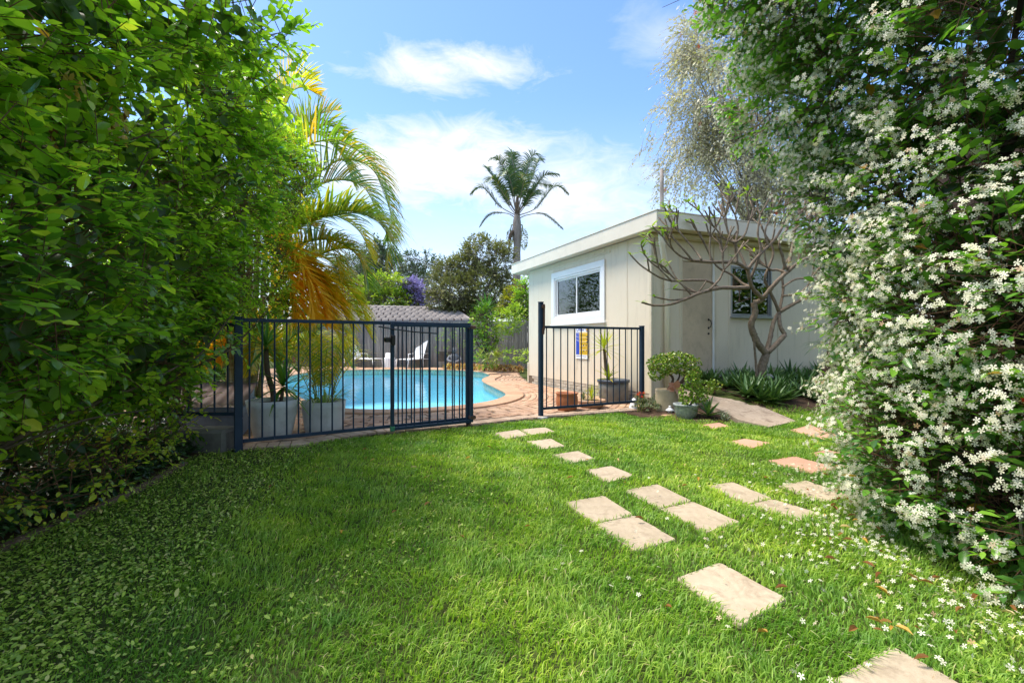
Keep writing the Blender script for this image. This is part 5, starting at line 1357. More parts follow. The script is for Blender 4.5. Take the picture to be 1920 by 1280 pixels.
    for p, d, r in tips:
        nf = random.choice((2, 3, 3)) if p[2] > 2.0 else random.choice((0, 0, 2))
        ends = []
        if not nf: ends = [(p, d)]
        for k in range(nf):
            a = k * 2 * PI / max(nf, 1) + random.uniform(0, 1.5)
            s = nrm(np.cross(d, [0.1, .2, 1])); t = np.cross(s, d); dd = nrm(d * .8 + (s * math.cos(a) + t * math.sin(a)) * .55 + np.array([0, 0, .35])); L = random.uniform(.16, .36)
            e = p + dd * L; e2 = e + np.array([0, 0, .04]); limb([p, p + dd * L * .5, e2], r * .95, .0085); ends.append((e2, dd))
            if random.random() < .6:
                for q3 in range(2):
                    d4 = nrm(dd * .7 + s * random.uniform(-.6, .6) + t * random.uniform(-.6, .6) + np.array([0, 0, .3])); e4 = e2 + d4 * random.uniform(.1, .22); limb([e2, e2 + d4 * .06, e4], .0085, .0075); ends.append((e4, d4))
            if random.random() < .35:
                d3 = nrm(dd + s * random.uniform(-.7, .7)); m2 = p + dd * L * .7; limb([m2, m2 + d3 * .09, m2 + d3 * .17 + np.array([0, 0, .03])], .009, .008)
        for e, dd in ends: leafp.append((e, dd))
    # few fresh leaves at some tips
    for e, dd in leafp:
        pr_ = .9 if (e[0] < 3.0) else .22
        if random.random() > pr_: continue
        for k in range(random.randint(2, 4)):
            a = random.uniform(0, 2 * PI); v_ = nrm(np.array([math.cos(a), math.sin(a) * .6, random.uniform(-.1, .8)]) + dd * .3)
            blades('leaf', e[None], v_[None], np.array([[0, 0, 1.]]), random.uniform(.07, .17), .045, .5, np.array([random.uniform(.5, .95)]), M['limeleaf'], root, segs=4, wstart=.3)
frangipani()

# leaning dark trunk with dead sword leaves right of the frangipani
p0 = dp(1568, 722, 8.3); tr = thing('tree', 'dark leaning tree trunk against the wall, half behind the jasmine', 'tree', (p0[0], p0[1], .3))
m_ = MB(); c_ = curve_pts([dp(1556, 728, 8.2), dp(1575, 650, 8.1), dp(1600, 560, 8.0), dp(1620, 470, 8.0), dp(1640, 380, 8)], 5); m_.tube(c_, [.19 - .005 * i for i in range(len(c_))], 9, wob=.08); m_.build('trunk', M['barkdark'], tr, smoothf='all')
m_ = MB(); c_ = curve_pts([dp(1585, 722, 8.1), dp(1592, 640, 8.0), dp(1600, 520, 8.0)], 5); m_.tube(c_, .12, 9, wob=.08); m_.build('trunk', M['barkdark'], tr, smoothf='all')
for (px__, py__, n) in ((1545, 640, 9), (1580, 520, 16)):
    q = dp(px__, py__, 7.9)
    for i in range(n):
        a = random.uniform(0, 2 * PI); v_ = nrm(np.array([math.cos(a), math.sin(a), random.uniform(-.6, .5)])); blades('leaf', q[None], v_[None], np.array([[0, 0, 1.]]), random.uniform(.3, .5), .035, .5, np.array([random.random() * .4]), M['aloe'], tr, segs=4)

# ------------------------------------------------------------ pots
def pot(name, label, c, prof, mat, group=None, seg=32, rim=None, soil=None, sx=1, sy=1):
    root = thing(name, label, 'pot', c, group=group); m_ = MB(); m_.lathe(prof, c, seg, sx, sy); m_.build('body', mat, root, smoothf='all')
    if rim: m_ = MB(); m_.lathe(rim[0], c, seg, sx, sy); m_.build('rim', rim[1], root, smoothf='all')
    if soil: m_ = MB(); m_.lathe([(0, soil[1] - .02), (soil[0], soil[1] - .02), (soil[0], soil[1]), (0, soil[1] + .012)], c, seg, sx, sy); m_.build('soil', M['soil'], root)
    return root
def tub(r0, r1, h, th=.012, n=5):
    out = [(r0 * .98, 0.0), (r0, .01)]
    for i in range(1, n + 1): f = i / n; out.append((r0 + (r1 - r0) * f ** .9, h * f))
    out += [(r1 - th, h), (r1 - th - (r1 - r0) * .35, h * .75), (0, h * .74)]; return out
p1 = np.array([-2.70, 5.42, .016]); pot('plant_pot', 'large pale blue grey pot holding the green dracaena behind the fence', p1, tub(.19, .275, .43), M['potgrey'], 'big grey pots', soil=(.24, .385))
p2 = np.array([-2.28, 5.82, .016]); pot('plant_pot', 'large blue grey pot holding golden cane fronds and spider plant', p2, tub(.215, .255, .37), M['potgrey'], 'big grey pots', soil=(.23, .33))
# dracaena in pot 1
def cane_plant(label, base, stems_, lL, lw, mat, n=30, bark=None, elev=(-.6, 1.35), bend=.55, cat_='plant', name='dracaena'):
    root = thing(name, label, cat_, base)
    for pts, r in stems_:
        c_ = curve_pts(pts, 6); m_ = MB(); m_.tube(c_, [r * (1 - .25 * i / len(c_)) for i in range(len(c_))], 9, wob=.07); m_.build('stem', bark or M['bark'], root, smoothf='all')
        rosette(root, c_[-1], n, lL, lw, mat, elev, bend)
    return root
y1 = 5.42
cane_plant('green dracaena with a curved brown stem growing in the left grey pot', p1, [([dp(514, 768, y1), dp(512, 735, y1), dp(502, 700, y1), dp(499, 655, y1)], .034), ([dp(524, 768, y1 + .05), dp(528, 745, y1 + .05), dp(530, 728, y1 + .05)], .022)], .50, .042, M['yucca'], 30)
# golden cane in pot 2
gp = thing('golden_cane_palm', 'small golden cane palm with yellow fronds in the right grey pot', 'palm', p2)
c0 = dp(605, 764, 5.82)
random.seed(9)
for i in range(17):
    a = i * 2.4; sp = random.uniform(.10, .62); h = random.uniform(.85, 1.05) - sp * .65; off = np.array([math.cos(a) * .08, math.sin(a) * .08, -.02])
    e = np.array([math.cos(a) * sp, math.sin(a) * sp * .8, h])
    frond(gp, [c0 + off, c0 + off + e * [.35, .35, .6], c0 + off + e * [.95, .95, 1.0], c0 + off + e * [1.35, 1.35, .92]], .30, M['canegold'] if i % 5 else M['canegreen'], n=19, w=.012, droop=.7, rach=.006, start=.3, rmat=M['stem'])
sp_ = thing('spider_plant', 'striped arching spider plant spilling over the rim of the right grey pot', 'plant', p2 + np.array([0, 0, .35]))
for i in range(46):
    a = random.uniform(0, 2 * PI); c_ = p2 + np.array([math.cos(a) * .15, math.sin(a) * .15, .36]); v_ = np.array([[math.cos(a), math.sin(a), random.uniform(.7, 1.5)]])
    blades('leaf', c_[None], v_, np.array([[0, 0, 1.]]), random.uniform(.3, .52), .014, random.uniform(1.6, 2.6), np.array([random.random()]), M['spider'], sp_, segs=6)

# pots beside the right fence panel
p3 = np.array([.86, 7.52, .016]); pot('plant_pot', 'empty round terracotta pot behind the short fence panel', p3, [(.13, 0), (.15, .02), (.172, .12), (.172, .2), (.16, .25), (.175, .27), (.178, .285), (.155, .285), (.145, .24), (.15, .1), (0, .05)], M['terracotta'])
p4 = np.array([1.30, 7.86, .016]); pot('planter_bowl', 'shallow pale terracotta bowl with a spiky plant behind the fence', p4, [(.15, 0), (.19, .03), (.225, .1), (.235, .135), (.21, .14), (.2, .1), (0, .09)], M['terrapale'], soil=(.2, .115))
bp_ = thing('spiky_plant', 'small yellow green spiky plant in the shallow terracotta bowl', 'plant', p4)
rosette(bp_, p4 + np.array([0, 0, .12]), 60, .30, .012, M['yuccayel'], (.0, 1.5), .5)
rosette(bp_, p4 + np.array([-.13, .0, .12]), 22, .13, .03, M['succulent'], (.0, 1.5), .2)
p5 = np.array([1.80, 8.52, .016]); pot('plant_pot', 'large weathered grey pot with dark rim against the cream wall', p5, [(.225, 0), (.25, .04), (.262, .25), (.265, .37), (.24, .375), (.23, .3), (0, .3)], M['potdark'], rim=([(.262, .36), (.285, .365), (.287, .41), (.25, .415), (.235, .36)], M['potrim']), soil=(.235, .36))
def rz_(px, py, y): return dp(px, py, y)
yk = thing('yucca', 'yellow green yucca with two leaf heads in the dark rimmed pot', 'plant', p5)
m_ = MB(); c_ = curve_pts([rz_(1145, 738, 8.52), rz_(1141, 712, 8.52), rz_(1136, 690, 8.5), rz_(1133, 655, 8.5)], 6); m_.tube(c_, [.035 * (1 - .3 * i / len(c_)) for i in range(len(c_))], 9, wob=.1); m_.build('stem', M['bark'], yk, smoothf='all')
rosette(yk, c_[-1], 38, .46, .034, M['yuccayel'], (-.5, 1.4), .35)
rosette(yk, rz_(1141, 712, 8.45), 16, .34, .045, M['yuccayel'], (-.2, 1.3), .5)

# jade plants
def jade(label, base, trunk_pts, blobs, dens, leafL, rad=.03, name='jade_plant'):
    root = thing(name, label, 'plant', base)
    for pts, r in trunk_pts:
        c_ = curve_pts(pts, 5); m_ = MB(); m_.tube(c_, [r * (1 - .6 * i / len(c_)) for i in range(len(c_))], 8, wob=.1); m_.build('stem', M['bark'], root, smoothf='all')
    P_, N_ = blob_points(blobs, dens, .22, 9, 3, backkeep=.5, shell=(.7, 1.05)); n = len(P_)
    # small rosettes of fat leaves
    pos, dr, up, sz, rn = [], [], [], [], []
    for k in range(6):
        a = k * 1.05 + rng.uniform(0, 6, n); s = nrm(np.cross(N_, runit(n))); 
        dd = nrm(N_ * .9 + s * .9 + np.array([0, 0, .3])); pos.append(P_); dr.append(dd); up.append(nrm(N_ + runit(n) * .4)); sz.append(leafL * rng.uniform(.7, 1.2, n)); rn.append(np.clip(rng.beta(2, 2, n), 0, .99))
    leaves('foliage', ROUND, (np.concatenate(pos), np.concatenate(dr), np.concatenate(up), np.concatenate(sz), np.concatenate(rn)), M['jade'], root)
    return root
p6 = at(1257, 776, 0) + np.array([0, .18, 0])
pot('planter_cylinder', 'tall cream concrete cylinder planter at the house corner', p6, [(.155, 0), (.165, .05), (.172, .34), (.165, .36), (.14, .36), (.135, .3), (0, .3)], M['potcream'], soil=(.14, .32))
yj = p6[1]
jade('big round headed jade plant growing in the cream cylinder planter', p6, [([p6 + [0.02, 0, .3], dp(1282, 712, yj), dp(1284, 690, yj)], .035), ([p6 + [0, 0, .3], dp(1262, 710, yj), dp(1245, 695, yj), dp(1230, 690, yj)], .025), ([p6 + [0.05, 0, .3], dp(1274, 705, yj), dp(1265, 690, yj)], .02)],
     [(dp(1258, 680, yj), (.28, .22, .13)), (dp(1240, 685, yj - .05), (.20, .2, .15)), (dp(1285, 684, yj), (.22, .2, .15)), (dp(1232, 700, yj - .08), (.11, .12, .11)), (dp(1298, 698, yj), (.12, .12, .11)), (dp(1270, 676, yj), (.22, .2, .12))], 620, .036)
kl = thing('paddle_plant', 'pink and yellow round leaved paddle plant at the rim of the cream planter', 'plant', dp(1266, 735, yj - .15))
for (a, e, L) in ((2.9, .7, .13), (1.2, 1.0, .14), (3.4, -.1, .13), (.2, .3, .12), (-.6, -.5, .16), (4.4, .2, .1)):
    q = dp(1266, 728, yj - .15); d = np.array([[math.cos(a) * math.cos(e), -abs(math.sin(a)) * .4, math.sin(e)]])
    V, T, Rn = place((LEAF[0] * [1, 1.9, 1], LEAF[1]), q[None], nrm(d), np.array([[0, -1., .4]]), np.array([L]), np.array([random.random()])); fastmesh('leaf', V, T, paint('paddle leaf', random.choice(((.55, .26, .16), (.5, .36, .1), (.58, .3, .2))), .45, .4, .2), kl)
p7 = at(1294, 789, 0) + np.array([0, .16, 0])
pot('plant_pot', 'mottled grey glazed bowl pot beside the white lantern ornament', p7, [(.09, 0), (.12, .02), (.155, .1), (.168, .19), (.178, .205), (.175, .22), (.155, .215), (.145, .15), (0, .14)], M['glaze'], soil=(.15, .19))
y7 = p7[1]
jade('smaller jade plant with upright stems in the mottled grey pot', p7, [([p7 + [0, 0, .18], dp(1297, 735, y7), dp(1300, 715, y7)], .02), ([p7 + [.04, 0, .18], dp(1312, 738, y7), dp(1318, 725, y7)], .016)],
     [(dp(1300, 712, y7), (.10, .1, .11)), (dp(1286, 735, y7 - .03), (.10, .1, .10)), (dp(1318, 728, y7), (.13, .12, .10)), (dp(1308, 745, y7 - .05), (.12, .1, .08)), (dp(1288, 752, y7 - .1), (.08, .07, .05)), (dp(1306, 700, y7), (.06, .06, .05))], 700, .034)
jade('dark jade seedling beside the door end of the ramp', dp(1340, 735, 7.6), [([dp(1340, 738, 7.6), dp(1340, 725, 7.6)], .012)], [(dp(1340, 722, 7.6), (.11, .1, .07))], 600, .036)
# white lantern ornament
p8 = at(1256, 777, 0)
ln = thing('garden_lantern', 'small white pagoda lantern ornament in front of the cream planter', 'ornament', p8)
m_ = MB(); m_.lathe([(.035, 0), (.04, .01), (.03, .05), (.032, .055)], p8, 16); m_.build('base', M['whiteplastic'], ln, smoothf='all')
m_ = MB(); m_.lathe([(.03, .056), (.062, .058), (.066, .066), (.03, .095), (.016, .105)], p8, 16); m_.build('roof', M['whiteplastic'], ln, smoothf='all')
m_ = MB(); m_.lathe([(.012, .106), (.02, .114), (.018, .128), (.004, .136)], p8, 12); m_.build('finial', M['whiteplastic'], ln, smoothf='all')
p9 = at(1188, 768, 0) + np.array([.03, .1, 0])
m_ = MB(); m_.lathe([(.085, 0), (.08, .02), (.055, .10), (.03, .165), (0, .18)], p9, 18); tag(m_.build('garden_cone', M['whiteplastic'], None, smoothf='all'), 'white cone shaped ornament beside the fence end post', 'ornament')
pst = at(1250, 781, 0); m_ = MB(); m_.lathe([(.06, 0), (.08, .015), (.05, .03), (0, .035)], pst, 7, 1.2, .8); tag(m_.build('stone', M['paverred'], None), 'small pinkish stone in the grass in front of the lantern', 'stone')
# succulent clump
sc_ = thing('succulent_clump', 'clump of small grey green succulents between fence post and cream planter', 'plant', at(1215, 772, 0))
n = 75
cs_ = [(at(1195 + 45 * random.random(), 768 + 10 * random.random(), 0) + np.array([0, random.uniform(0, .4), 0])) for _ in range(n)]
Ls = []
for c_ in cs_:
    h = random.uniform(.04, .19); k = 16; a = np.arange(k) * 2.4; e = np.linspace(.0, 1.3, k)
    d = np.stack([np.cos(a) * np.cos(e), np.sin(a) * np.cos(e), np.sin(e)], 1); Ls.append((np.tile(c_ + [0, 0, h], (k, 1)), d, np.tile([0, 0, 1.], (k, 1)), np.full(k, random.uniform(.035, .06)), rng.random(k)))
leaves('foliage', SLIM, cat(*Ls), M['succulent'], sc_)
rf = thing('red_succulent', 'red tipped succulent standing above the grey clump beside the fence post', 'plant', at(1200, 765, 0)); Ls = []
for px__, py__ in ((1196, 741), (1199, 738), (1207, 738), (1203, 745)):
    c_ = dp(px__, py__, 7.5 + random.uniform(-.05, .1)); k = 14; a = np.arange(k) * 2.4; e = np.linspace(-.2, 1.3, k); d = np.stack([np.cos(a) * np.cos(e), np.sin(a) * np.cos(e), np.sin(e)], 1)
    Ls.append((np.tile(c_, (k, 1)), d, np.tile([0, 0, 1.], (k, 1)), np.full(k, .045), rng.random(k))); m_ = MB(); m_.tube([(c_[0], c_[1], 0), tuple(c_)], .006, 5); m_.build('stem', M['stem'], rf)
leaves('flower_head', SLIM, cat(*Ls), M['redflower'], rf)
# garden soil round the pots and under the aloes
m_ = MB(); q = [at(1165, 772, .004), at(1215, 784, .004), at(1300, 795, .004), at(1375, 796, .004)]; b1 = [np.array([*(HC + HA * .3 + np.array([-.35, -.05])), .006]), np.array([*(HC - np.array([0, .0])), .006]), np.array([*(HC + HB * .7 - HA * .02), .1]), np.array([*(HC + HB * 1.0 - HA * .02), .22])]
m_.add([*q, *b1], [(0, 1, 5, 4), (1, 2, 6, 5), (2, 3, 7, 6)]); o = m_.build('garden_bed', M['soil']); tag(o, kind='structure')

# aloes
def aloe_rosette(root, c, n, L, w):
    rosette(root, c, n, L, w, M['aloe'], (.05, 1.35), -.15, fold=.55, segs=5)
al = thing('aloe_plant', 'spiky dark green aloe beside the glazed pot at the ramp edge', 'plant', at(1338, 792, 0)); aloe_rosette(al, at(1336, 792, 0) + np.array([0, .15, .06]), 20, .30, .05)
leaves('side_shoots', SLIM, (np.array([at(1352 + 14 * random.random(), 782 + 8 * random.random(), .02) + [0, 0, random.uniform(0, .07)] for _ in range(160)]), nrm(runit(160) + [0, 0, .9]), np.tile([0, 0, 1.], (160, 1)), np.full(160, .05), rng.random(160)), M['succulent'], al)
random.seed(31)
k = 0
for i in range(210):
    s = random.uniform(.9, 4.6) if i < 175 else random.uniform(.9, 1.6); d = random.uniform(.12, 1.5)
    x, y = HC + HB * s - HA * d
    if inpoly(np.array([x]), np.array([y]), RAMP)[0]: continue
    if d > 1.5 + .1 * math.sin(s * 3): continue
    r_ = thing('aloe_plant', 'dark green aloe rosette in the crowded bed below the small window', 'plant', (x, y, float(hill(x, y))), group='aloes in the bed along the door wall')
    big = random.random() < .3
    n_ = 15 if big else 11; L_ = random.uniform(.30, .44) if big else random.uniform(.2, .32)
    cc = np.array([x, y, float(hill(x, y)) + .05]); bs, ds, rr = [], [], []
    for j in range(n_):
        f = (j + .5) / n_; a = j * 2.4 + random.uniform(-.3, .3) + i; e = -.05 + 1.2 * f + random.uniform(-.2, .2); bs.append(cc); ds.append([math.cos(a) * math.cos(e), math.sin(a) * math.cos(e), math.sin(e)]); rr.append(random.random())
    blades('foliage', np.array(bs), np.array(ds), np.tile([0, 0, 1.], (n_, 1)), L_ * (1 - .2 * rng.random(n_)), L_ * .15, -.15, np.array(rr), M['aloe'], r_, segs=5, fold=.55)
    k += 1
m_ = MB(); V = []
for i in range(20):
    for j in range(6):
        s = .82 + i * .24; d = .0 + j * .34; x, y = HC + HB * s - HA * d; V.append((x, y, float(hill(x, y)) + .012))
m_.add(V, [(i * 6 + j, i * 6 + j + 1, (i + 1) * 6 + j + 1, (i + 1) * 6 + j) for i in range(19) for j in range(5)]); o = m_.build('garden_bed', M['soil'], smoothf=True); tag(o, kind='structure')
m_ = MB(); m_.lathe([(0, 0), (.06, .01), (.075, .05), (.05, .09), (0, .1)], dp(1442, 712, 8.0), 9, 1, .8); tag(m_.build('stone', M['statue'], None, smoothf=True), 'pale grey stone among the aloes right of the frangipani trunk', 'stone')

# ------------------------------------------------------------ golden cane clump behind the fence
gc = thing('golden_cane_palm', 'tall golden cane palm clump with arching yellow and green fronds above the hedge', 'palm', (-3.6, 7.0, 0))
random.seed(12)
for (bx, tx, r) in ((428, 436, .045), (438, 424, .04), (452, 470, .05), (462, 484, .05), (474, 500, .045), (485, 520, .04), (446, 455, .035)):
    yy = 6.9 + random.uniform(-.2, .4); a_, b_ = dp(bx, 745, yy), dp(tx, 430, yy); c_ = curve_pts([a_, (a_ + b_) / 2 + np.array([.03, 0, 0]), b_], 8); m_ = MB(); m_.tube(c_, [r * (1 - .3 * i / len(c_)) for i in range(len(c_))], 9); m_.build('stem', M['cane'], gc, smoothf='all')
def Fp(pts, Y_=7.0, dy=0.0):
    return [dp(x, y, Y_ + dy * i) for i, (x, y) in enumerate(pts)]
GD = [  # control pixels, depth, depth step, leaflet length, material, droop
 ([(500, 420), (545, 300), (620, 262), (690, 300), (728, 385)], 7.0, -.05, .62, 'canegreen', 1.1),
 ([(505, 430), (570, 350), (640, 300), (700, 320), (732, 400), (728, 450)], 7.2, .08, .60, 'canegreen', 1.2),
 ([(500, 470), (570, 420), (640, 395), (700, 410), (735, 450)], 6.9, -.08, .62, 'canegreen', 1.1),
 ([(500, 470), (560, 415), (620, 405), (690, 400), (725, 440), (722, 500)], 6.8, .0, .60, 'canegreen', 1.2),
 ([(500, 330), (535, 200), (560, 165), (600, 178)], 7.3, .1, .55, 'canegold', .4),
 ([(495, 330), (505, 220), (545, 150), (595, 150)], 7.6, .15, .62, 'canegold', .3),
 ([(500, 400), (560, 280), (610, 235), (655, 262)], 7.4, .1, .55, 'canegreen', .8),
 ([(490, 420), (560, 260), (600, 215), (640, 205)], 7.7, .1, .5, 'canegreen', .6),
 ([(500, 560), (560, 505), (620, 470), (660, 470), (683, 500)], 7.3, .0, .42, 'canegold', .7),
 ([(500, 540), (545, 440), (580, 420), (625, 470), (640, 540)], 7.0, .0, .5, 'canegold', 1.0),
 ([(495, 590), (560, 540), (620, 520), (670, 560), (690, 610)], 6.9, .1, .42, 'canegold', .9),
 ([(500, 600), (550, 570), (610, 560), (665, 585), (700, 640)], 7.2, .05, .40, 'canegold', 1.0),
 ([(500, 560), (560, 480), (600, 480), (650, 520), (670, 590)], 7.3, .1, .45, 'canegreen', .9),
 ([(520, 480), (528, 450), (545, 465), (575, 520), (590, 600)], 6.5, -.03, .62, 'canedead', .5),
 ([(515, 470), (525, 445), (535, 470), (545, 530), (550, 600)], 6.4, .0, .55, 'canedead', .8),
 ([(515, 490), (530, 470), (560, 500), (600, 560), (612, 610)], 6.6, .0, .5, 'canedead', .5),
 ([(515, 480), (535, 460), (575, 500), (620, 540), (650, 600)], 6.7, .05, .45, 'canegold', .6),
 ([(450, 640), (420, 600), (400, 620), (390, 690)], 6.7, .0, .4, 'canegold', .8),
 ([(470, 620), (450, 590), (430, 620), (415, 680)], 6.6, .0, .4, 'canedead', .8),
 ([(470, 640), (490, 600), (480, 640), (470, 700)], 6.6, .0, .3, 'canegold', .8),
 ([(560, 700), (580, 640), (610, 610), (650, 620)], 7.3, .1, .4, 'canegreen', .6),
 ([(540, 700), (560, 620), (600, 590), (640, 610), (660, 660)], 7.5, .1, .4, 'canegold', .7),
 ([(520, 700), (540, 640), (580, 620), (600, 660)], 7.2, .1, .4, 'canegreen', .6),
 ([(520, 700), (510, 640), (480, 620), (450, 650)], 7.2, .1, .4, 'canegold', .6),
 ([(520, 690), (560, 640), (620, 640), (660, 690)], 7.8, .1, .4, 'canegreen', .6),
 ([(505, 480), (560, 380), (620, 340), (680, 350), (712, 410)], 7.3, .1, .6, 'canegreen', 1.0),
 ([(500, 500), (560, 460), (620, 450), (670, 480), (690, 540)], 7.0, -.05, .55, 'canegreen', 1.1),
 ([(500, 380), (540, 280), (590, 250), (640, 290), (665, 350)], 7.5, .1, .6, 'canegreen', 1.0),
 ([(500, 520), (550, 430), (610, 400), (670, 430), (700, 490)], 7.4, .1, .55, 'canegold', 1.0),
 ([(500, 620), (540, 560), (590, 540), (640, 570), (660, 620)], 6.9, .0, .45, 'canegold', .9),
 ([(505, 560), (540, 500), (570, 490), (600, 530), (620, 600)], 6.6, .05, .5, 'canegold', .7),
 ([(500, 640), (530, 600), (570, 590), (620, 610), (650, 660)], 6.8, .05, .45, 'canegold', .8),
]
for pts, Y_, dy, L_, mt_, dr_ in GD:
    frond(gc, Fp(pts, Y_, dy), L_ * 1.3, M[mt_], n=66, w=.034, droop=dr_ * .85, rach=.013, start=.12, rmat=M['stem'])
# leafy understorey round the clump
gi = thing('ginger_plant', 'broad green leaves growing low beside the pump box at the foot of the canes', 'plant', (-3.9, 7.2, 0))
for i in range(46):
    c_ = np.array([random.uniform(-4.9, -2.9), random.uniform(6.8, 7.6), random.uniform(.1, .7)]); a = random.uniform(0, 2 * PI)
    blades('leaf', c_[None], np.array([[math.cos(a), math.sin(a), random.uniform(.2, 1.2)]]), np.array([[0, 0, 1.]]), random.uniform(.35, .6), .07, .9, np.array([random.random() * .8]), M['yucca'], gi, segs=5, wstart=.3)
# shrubbery closing the left bank of the pool
hedge('garden_shrub', 'dense dark green shrubbery left of the pool behind the golden canes', (-6.5, 10, 0), [((-5.6, 8.4, .9), (.9, .8, .9)), ((-6.6, 9.6, 1.2), (1.1, 1, 1.3)), ((-8.2, 12, 1.6), (1.2, 1.5, 1.8)), ((-9.5, 15, 1.5), (1.2, 1.8, 1.8)), ((-5.2, 7.4, 2.2), (1, .9, 1.2)), ((-6.2, 8.4, 3), (1.2, 1, 1.3)), ((-11, 10.5, 2.5), (1.2, 2, 2.8)), ((-12, 14, 3), (1.5, 2.5, 3.2)), ((-13, 19, 3), (1.5, 3, 3.2))], 60, .06, M['hedge'], .3, 8, 61, single=0, inner=160, group=None)

# ------------------------------------------------------------ tall palm far behind
tp_ = dp(968, 640, 30); tall = thing('palm_tree', 'tall single palm with grey trunk standing against the sky behind the garden', 'palm', (tp_[0], tp_[1], 0))
YP = 30.0
m_ = MB(); c_ = curve_pts([dp(969, 673, YP), dp(969, 540, YP), dp(969, 480, YP), dp(970, 450, YP), dp(969, 425, YP), dp(970, 400, YP)], 6)
m_.tube(c_, np.interp(np.linspace(0, 1, len(c_)), [0, .55, .6, .75, .9, 1], [.26, .22, .27, .30, .24, .14]), 12, wob=.05); m_.build('trunk', M['palmtrunk'], tall, smoothf='all')
m_ = MB(); m_.tube([dp(970, 425, YP), dp(970, 395, YP), dp(970, 370, YP)], [.2, .16, .08], 8); m_.build('crown_shaft', M['bark'], tall, smoothf='all')
FR_ = [([(969, 405), (935, 385), (905, 352), (882, 364)], 0), ([(970, 405), (1005, 390), (1040, 350), (1066, 364)], 0), ([(969, 410), (950, 400), (920, 402), (899, 426)], 0), ([(972, 410), (990, 403), (1020, 402), (1056, 430)], 0),
       ([(968, 400), (955, 345), (935, 300), (918, 300)], -.5), ([(968, 400), (960, 330), (958, 290), (948, 288)], .6), ([(970, 400), (968, 340), (960, 290), (975, 292)], -.4), ([(970, 400), (985, 335), (1000, 290), (1020, 305)], -.5), ([(970, 400), (995, 340), (1010, 300), (1018, 300)], .6),
       ([(971, 400), (1000, 360), (1020, 330), (1048, 327)], -.4), ([(968, 400), (940, 350), (915, 320), (917, 312)], .5), ([(968, 400), (945, 365), (925, 335), (912, 342)], -.8), ([(970, 400), (990, 370), (1010, 345), (1035, 350)], .8), ([(970, 400), (975, 350), (990, 305), (1005, 300)], .9),
       ([(969, 405), (950, 380), (935, 350), (930, 345)], 1.0), ([(970, 405), (985, 385), (1000, 360), (1015, 365)], -1.0), ([(969, 400), (962, 360), (950, 320), (938, 330)], -1.0), ([(970, 400), (978, 360), (985, 330), (992, 335)], -1.2)]
for i, (pts, dyy) in enumerate(FR_):
    thin = i in (2, 3)
    frond(tall, [dp(x, y, YP + dyy * j * .7) for j, (x, y) in enumerate(pts)], .85 if not thin else .55, M['palmleaf'], n=60, w=.055 if not thin else .035, droop=1.5, rach=.035, start=.28 if not thin else .35, rmat=M['palmtrunk'])
def seedhang(px__, py__, w, h, mat, name):
    c = dp(px__, py__, YP - .1); P_, N_ = blob_points([(c, (w, w, h))], 260, .2, 3, 5, backkeep=1); n = len(P_)
    leaves(name, LOW, (P_, nrm(N_ + [0, 0, -.8]), runit(n), np.full(n, .10), rng.random(n)), mat, tall)
seedhang(982, 447, .20, .62, M['goldleaf'], 'seed_cluster'); seedhang(956, 445, .16, .55, M['oliveleaf'], 'seed_cluster')
m_ = MB(); m_.tube(curve_pts([dp(962, 432, YP - .2), dp(956, 445, YP - .25), dp(955, 468, YP - .2)], 5), [.04, .11, .13, .13, .12, .11, .09, .07, .05, .03, .02], 8); m_.build('dead_sheath', M['bark'], tall, smoothf='all')
for sx_ in (-1, 1):
    m_ = MB(); m_.tube([dp(969, 420, YP), dp(969 + 10 * sx_, 422, YP), dp(969 + 13 * sx_, 440, YP)], [.05, .04, .03], 6); m_.build('seed_stalk', M['stem'], tall)

# ------------------------------------------------------------ background trees
def tree(name, label, px, py_top, Yd, blobs_px, leaf, dens, mat, trunk_r=.2, bark='bark', group='trees beyond the back fence', lump=.3, nl=5, slen=.5, tmpl=LOW, shell=(.55, 1.08), backkeep=.5, inner=0, limbs=True, cat_='tree', cull=True, wid=1.0, lf=.9):
    base = dp(px, 640, Yd); base[2] = 0; root = thing(name, label, cat_, base, group=group)
    bl = [(dp(x, y, Yd + dy), (rx / F * Yd, ry_ / F * Yd, rz / F * Yd)) for x, y, dy, rx, ry_, rz in blobs_px]
    P_, N_ = blob_points(bl, dens, lump, lf, int(px), cull=cull, backkeep=backkeep, shell=shell); P_ok = P_[:, 2] > .2; P_, N_ = P_[P_ok], N_[P_ok]
    D = nrm(N_ + runit(len(P_)) * .8 + [0, 0, .2])
    L, (A_, E_) = sprig(P_, D, nl, slen, leaf, upb=.5, jit=.5, tipb=.25, rbase=np.clip(.5 + .5 * vnoise(P_ * 1.2, 4), 0, 1))
    leaves('crown', tmpl, L, mat, root, wid=wid)
    if limbs:
        top = np.mean([b[0] for b in bl], axis=0); fork = base * .55 + top * .45; fork[0:2] = base[0:2] * .7 + top[0:2] * .3
        m_ = MB(); m_.tube(curve_pts([base, (base + fork) / 2 + [.1, 0, 0], fork], 5), [trunk_r * (1 - .03 * i) for i in range(11)], 8, wob=.06); m_.build('trunk', M[bark], root, smoothf='all')
        for c, r in bl:
            for q in range(3):
                e = c + runit(1)[0] * np.array(r) * .75; mid = fork * .5 + e * .5 + runit(1)[0] * .15 * np.array(r); m_ = MB(); cc = curve_pts([fork, mid, e], 4); m_.tube(cc, [trunk_r * .5 * (1 - .85 * i / (len(cc) - 1)) for i in range(len(cc))], 5); m_.build('limb', M[bark], root, smoothf='all')
        twigs('twigs', A_ - D * slen * .6, E_, .012 * Yd / 30, M[bark], root, .004)
    return root
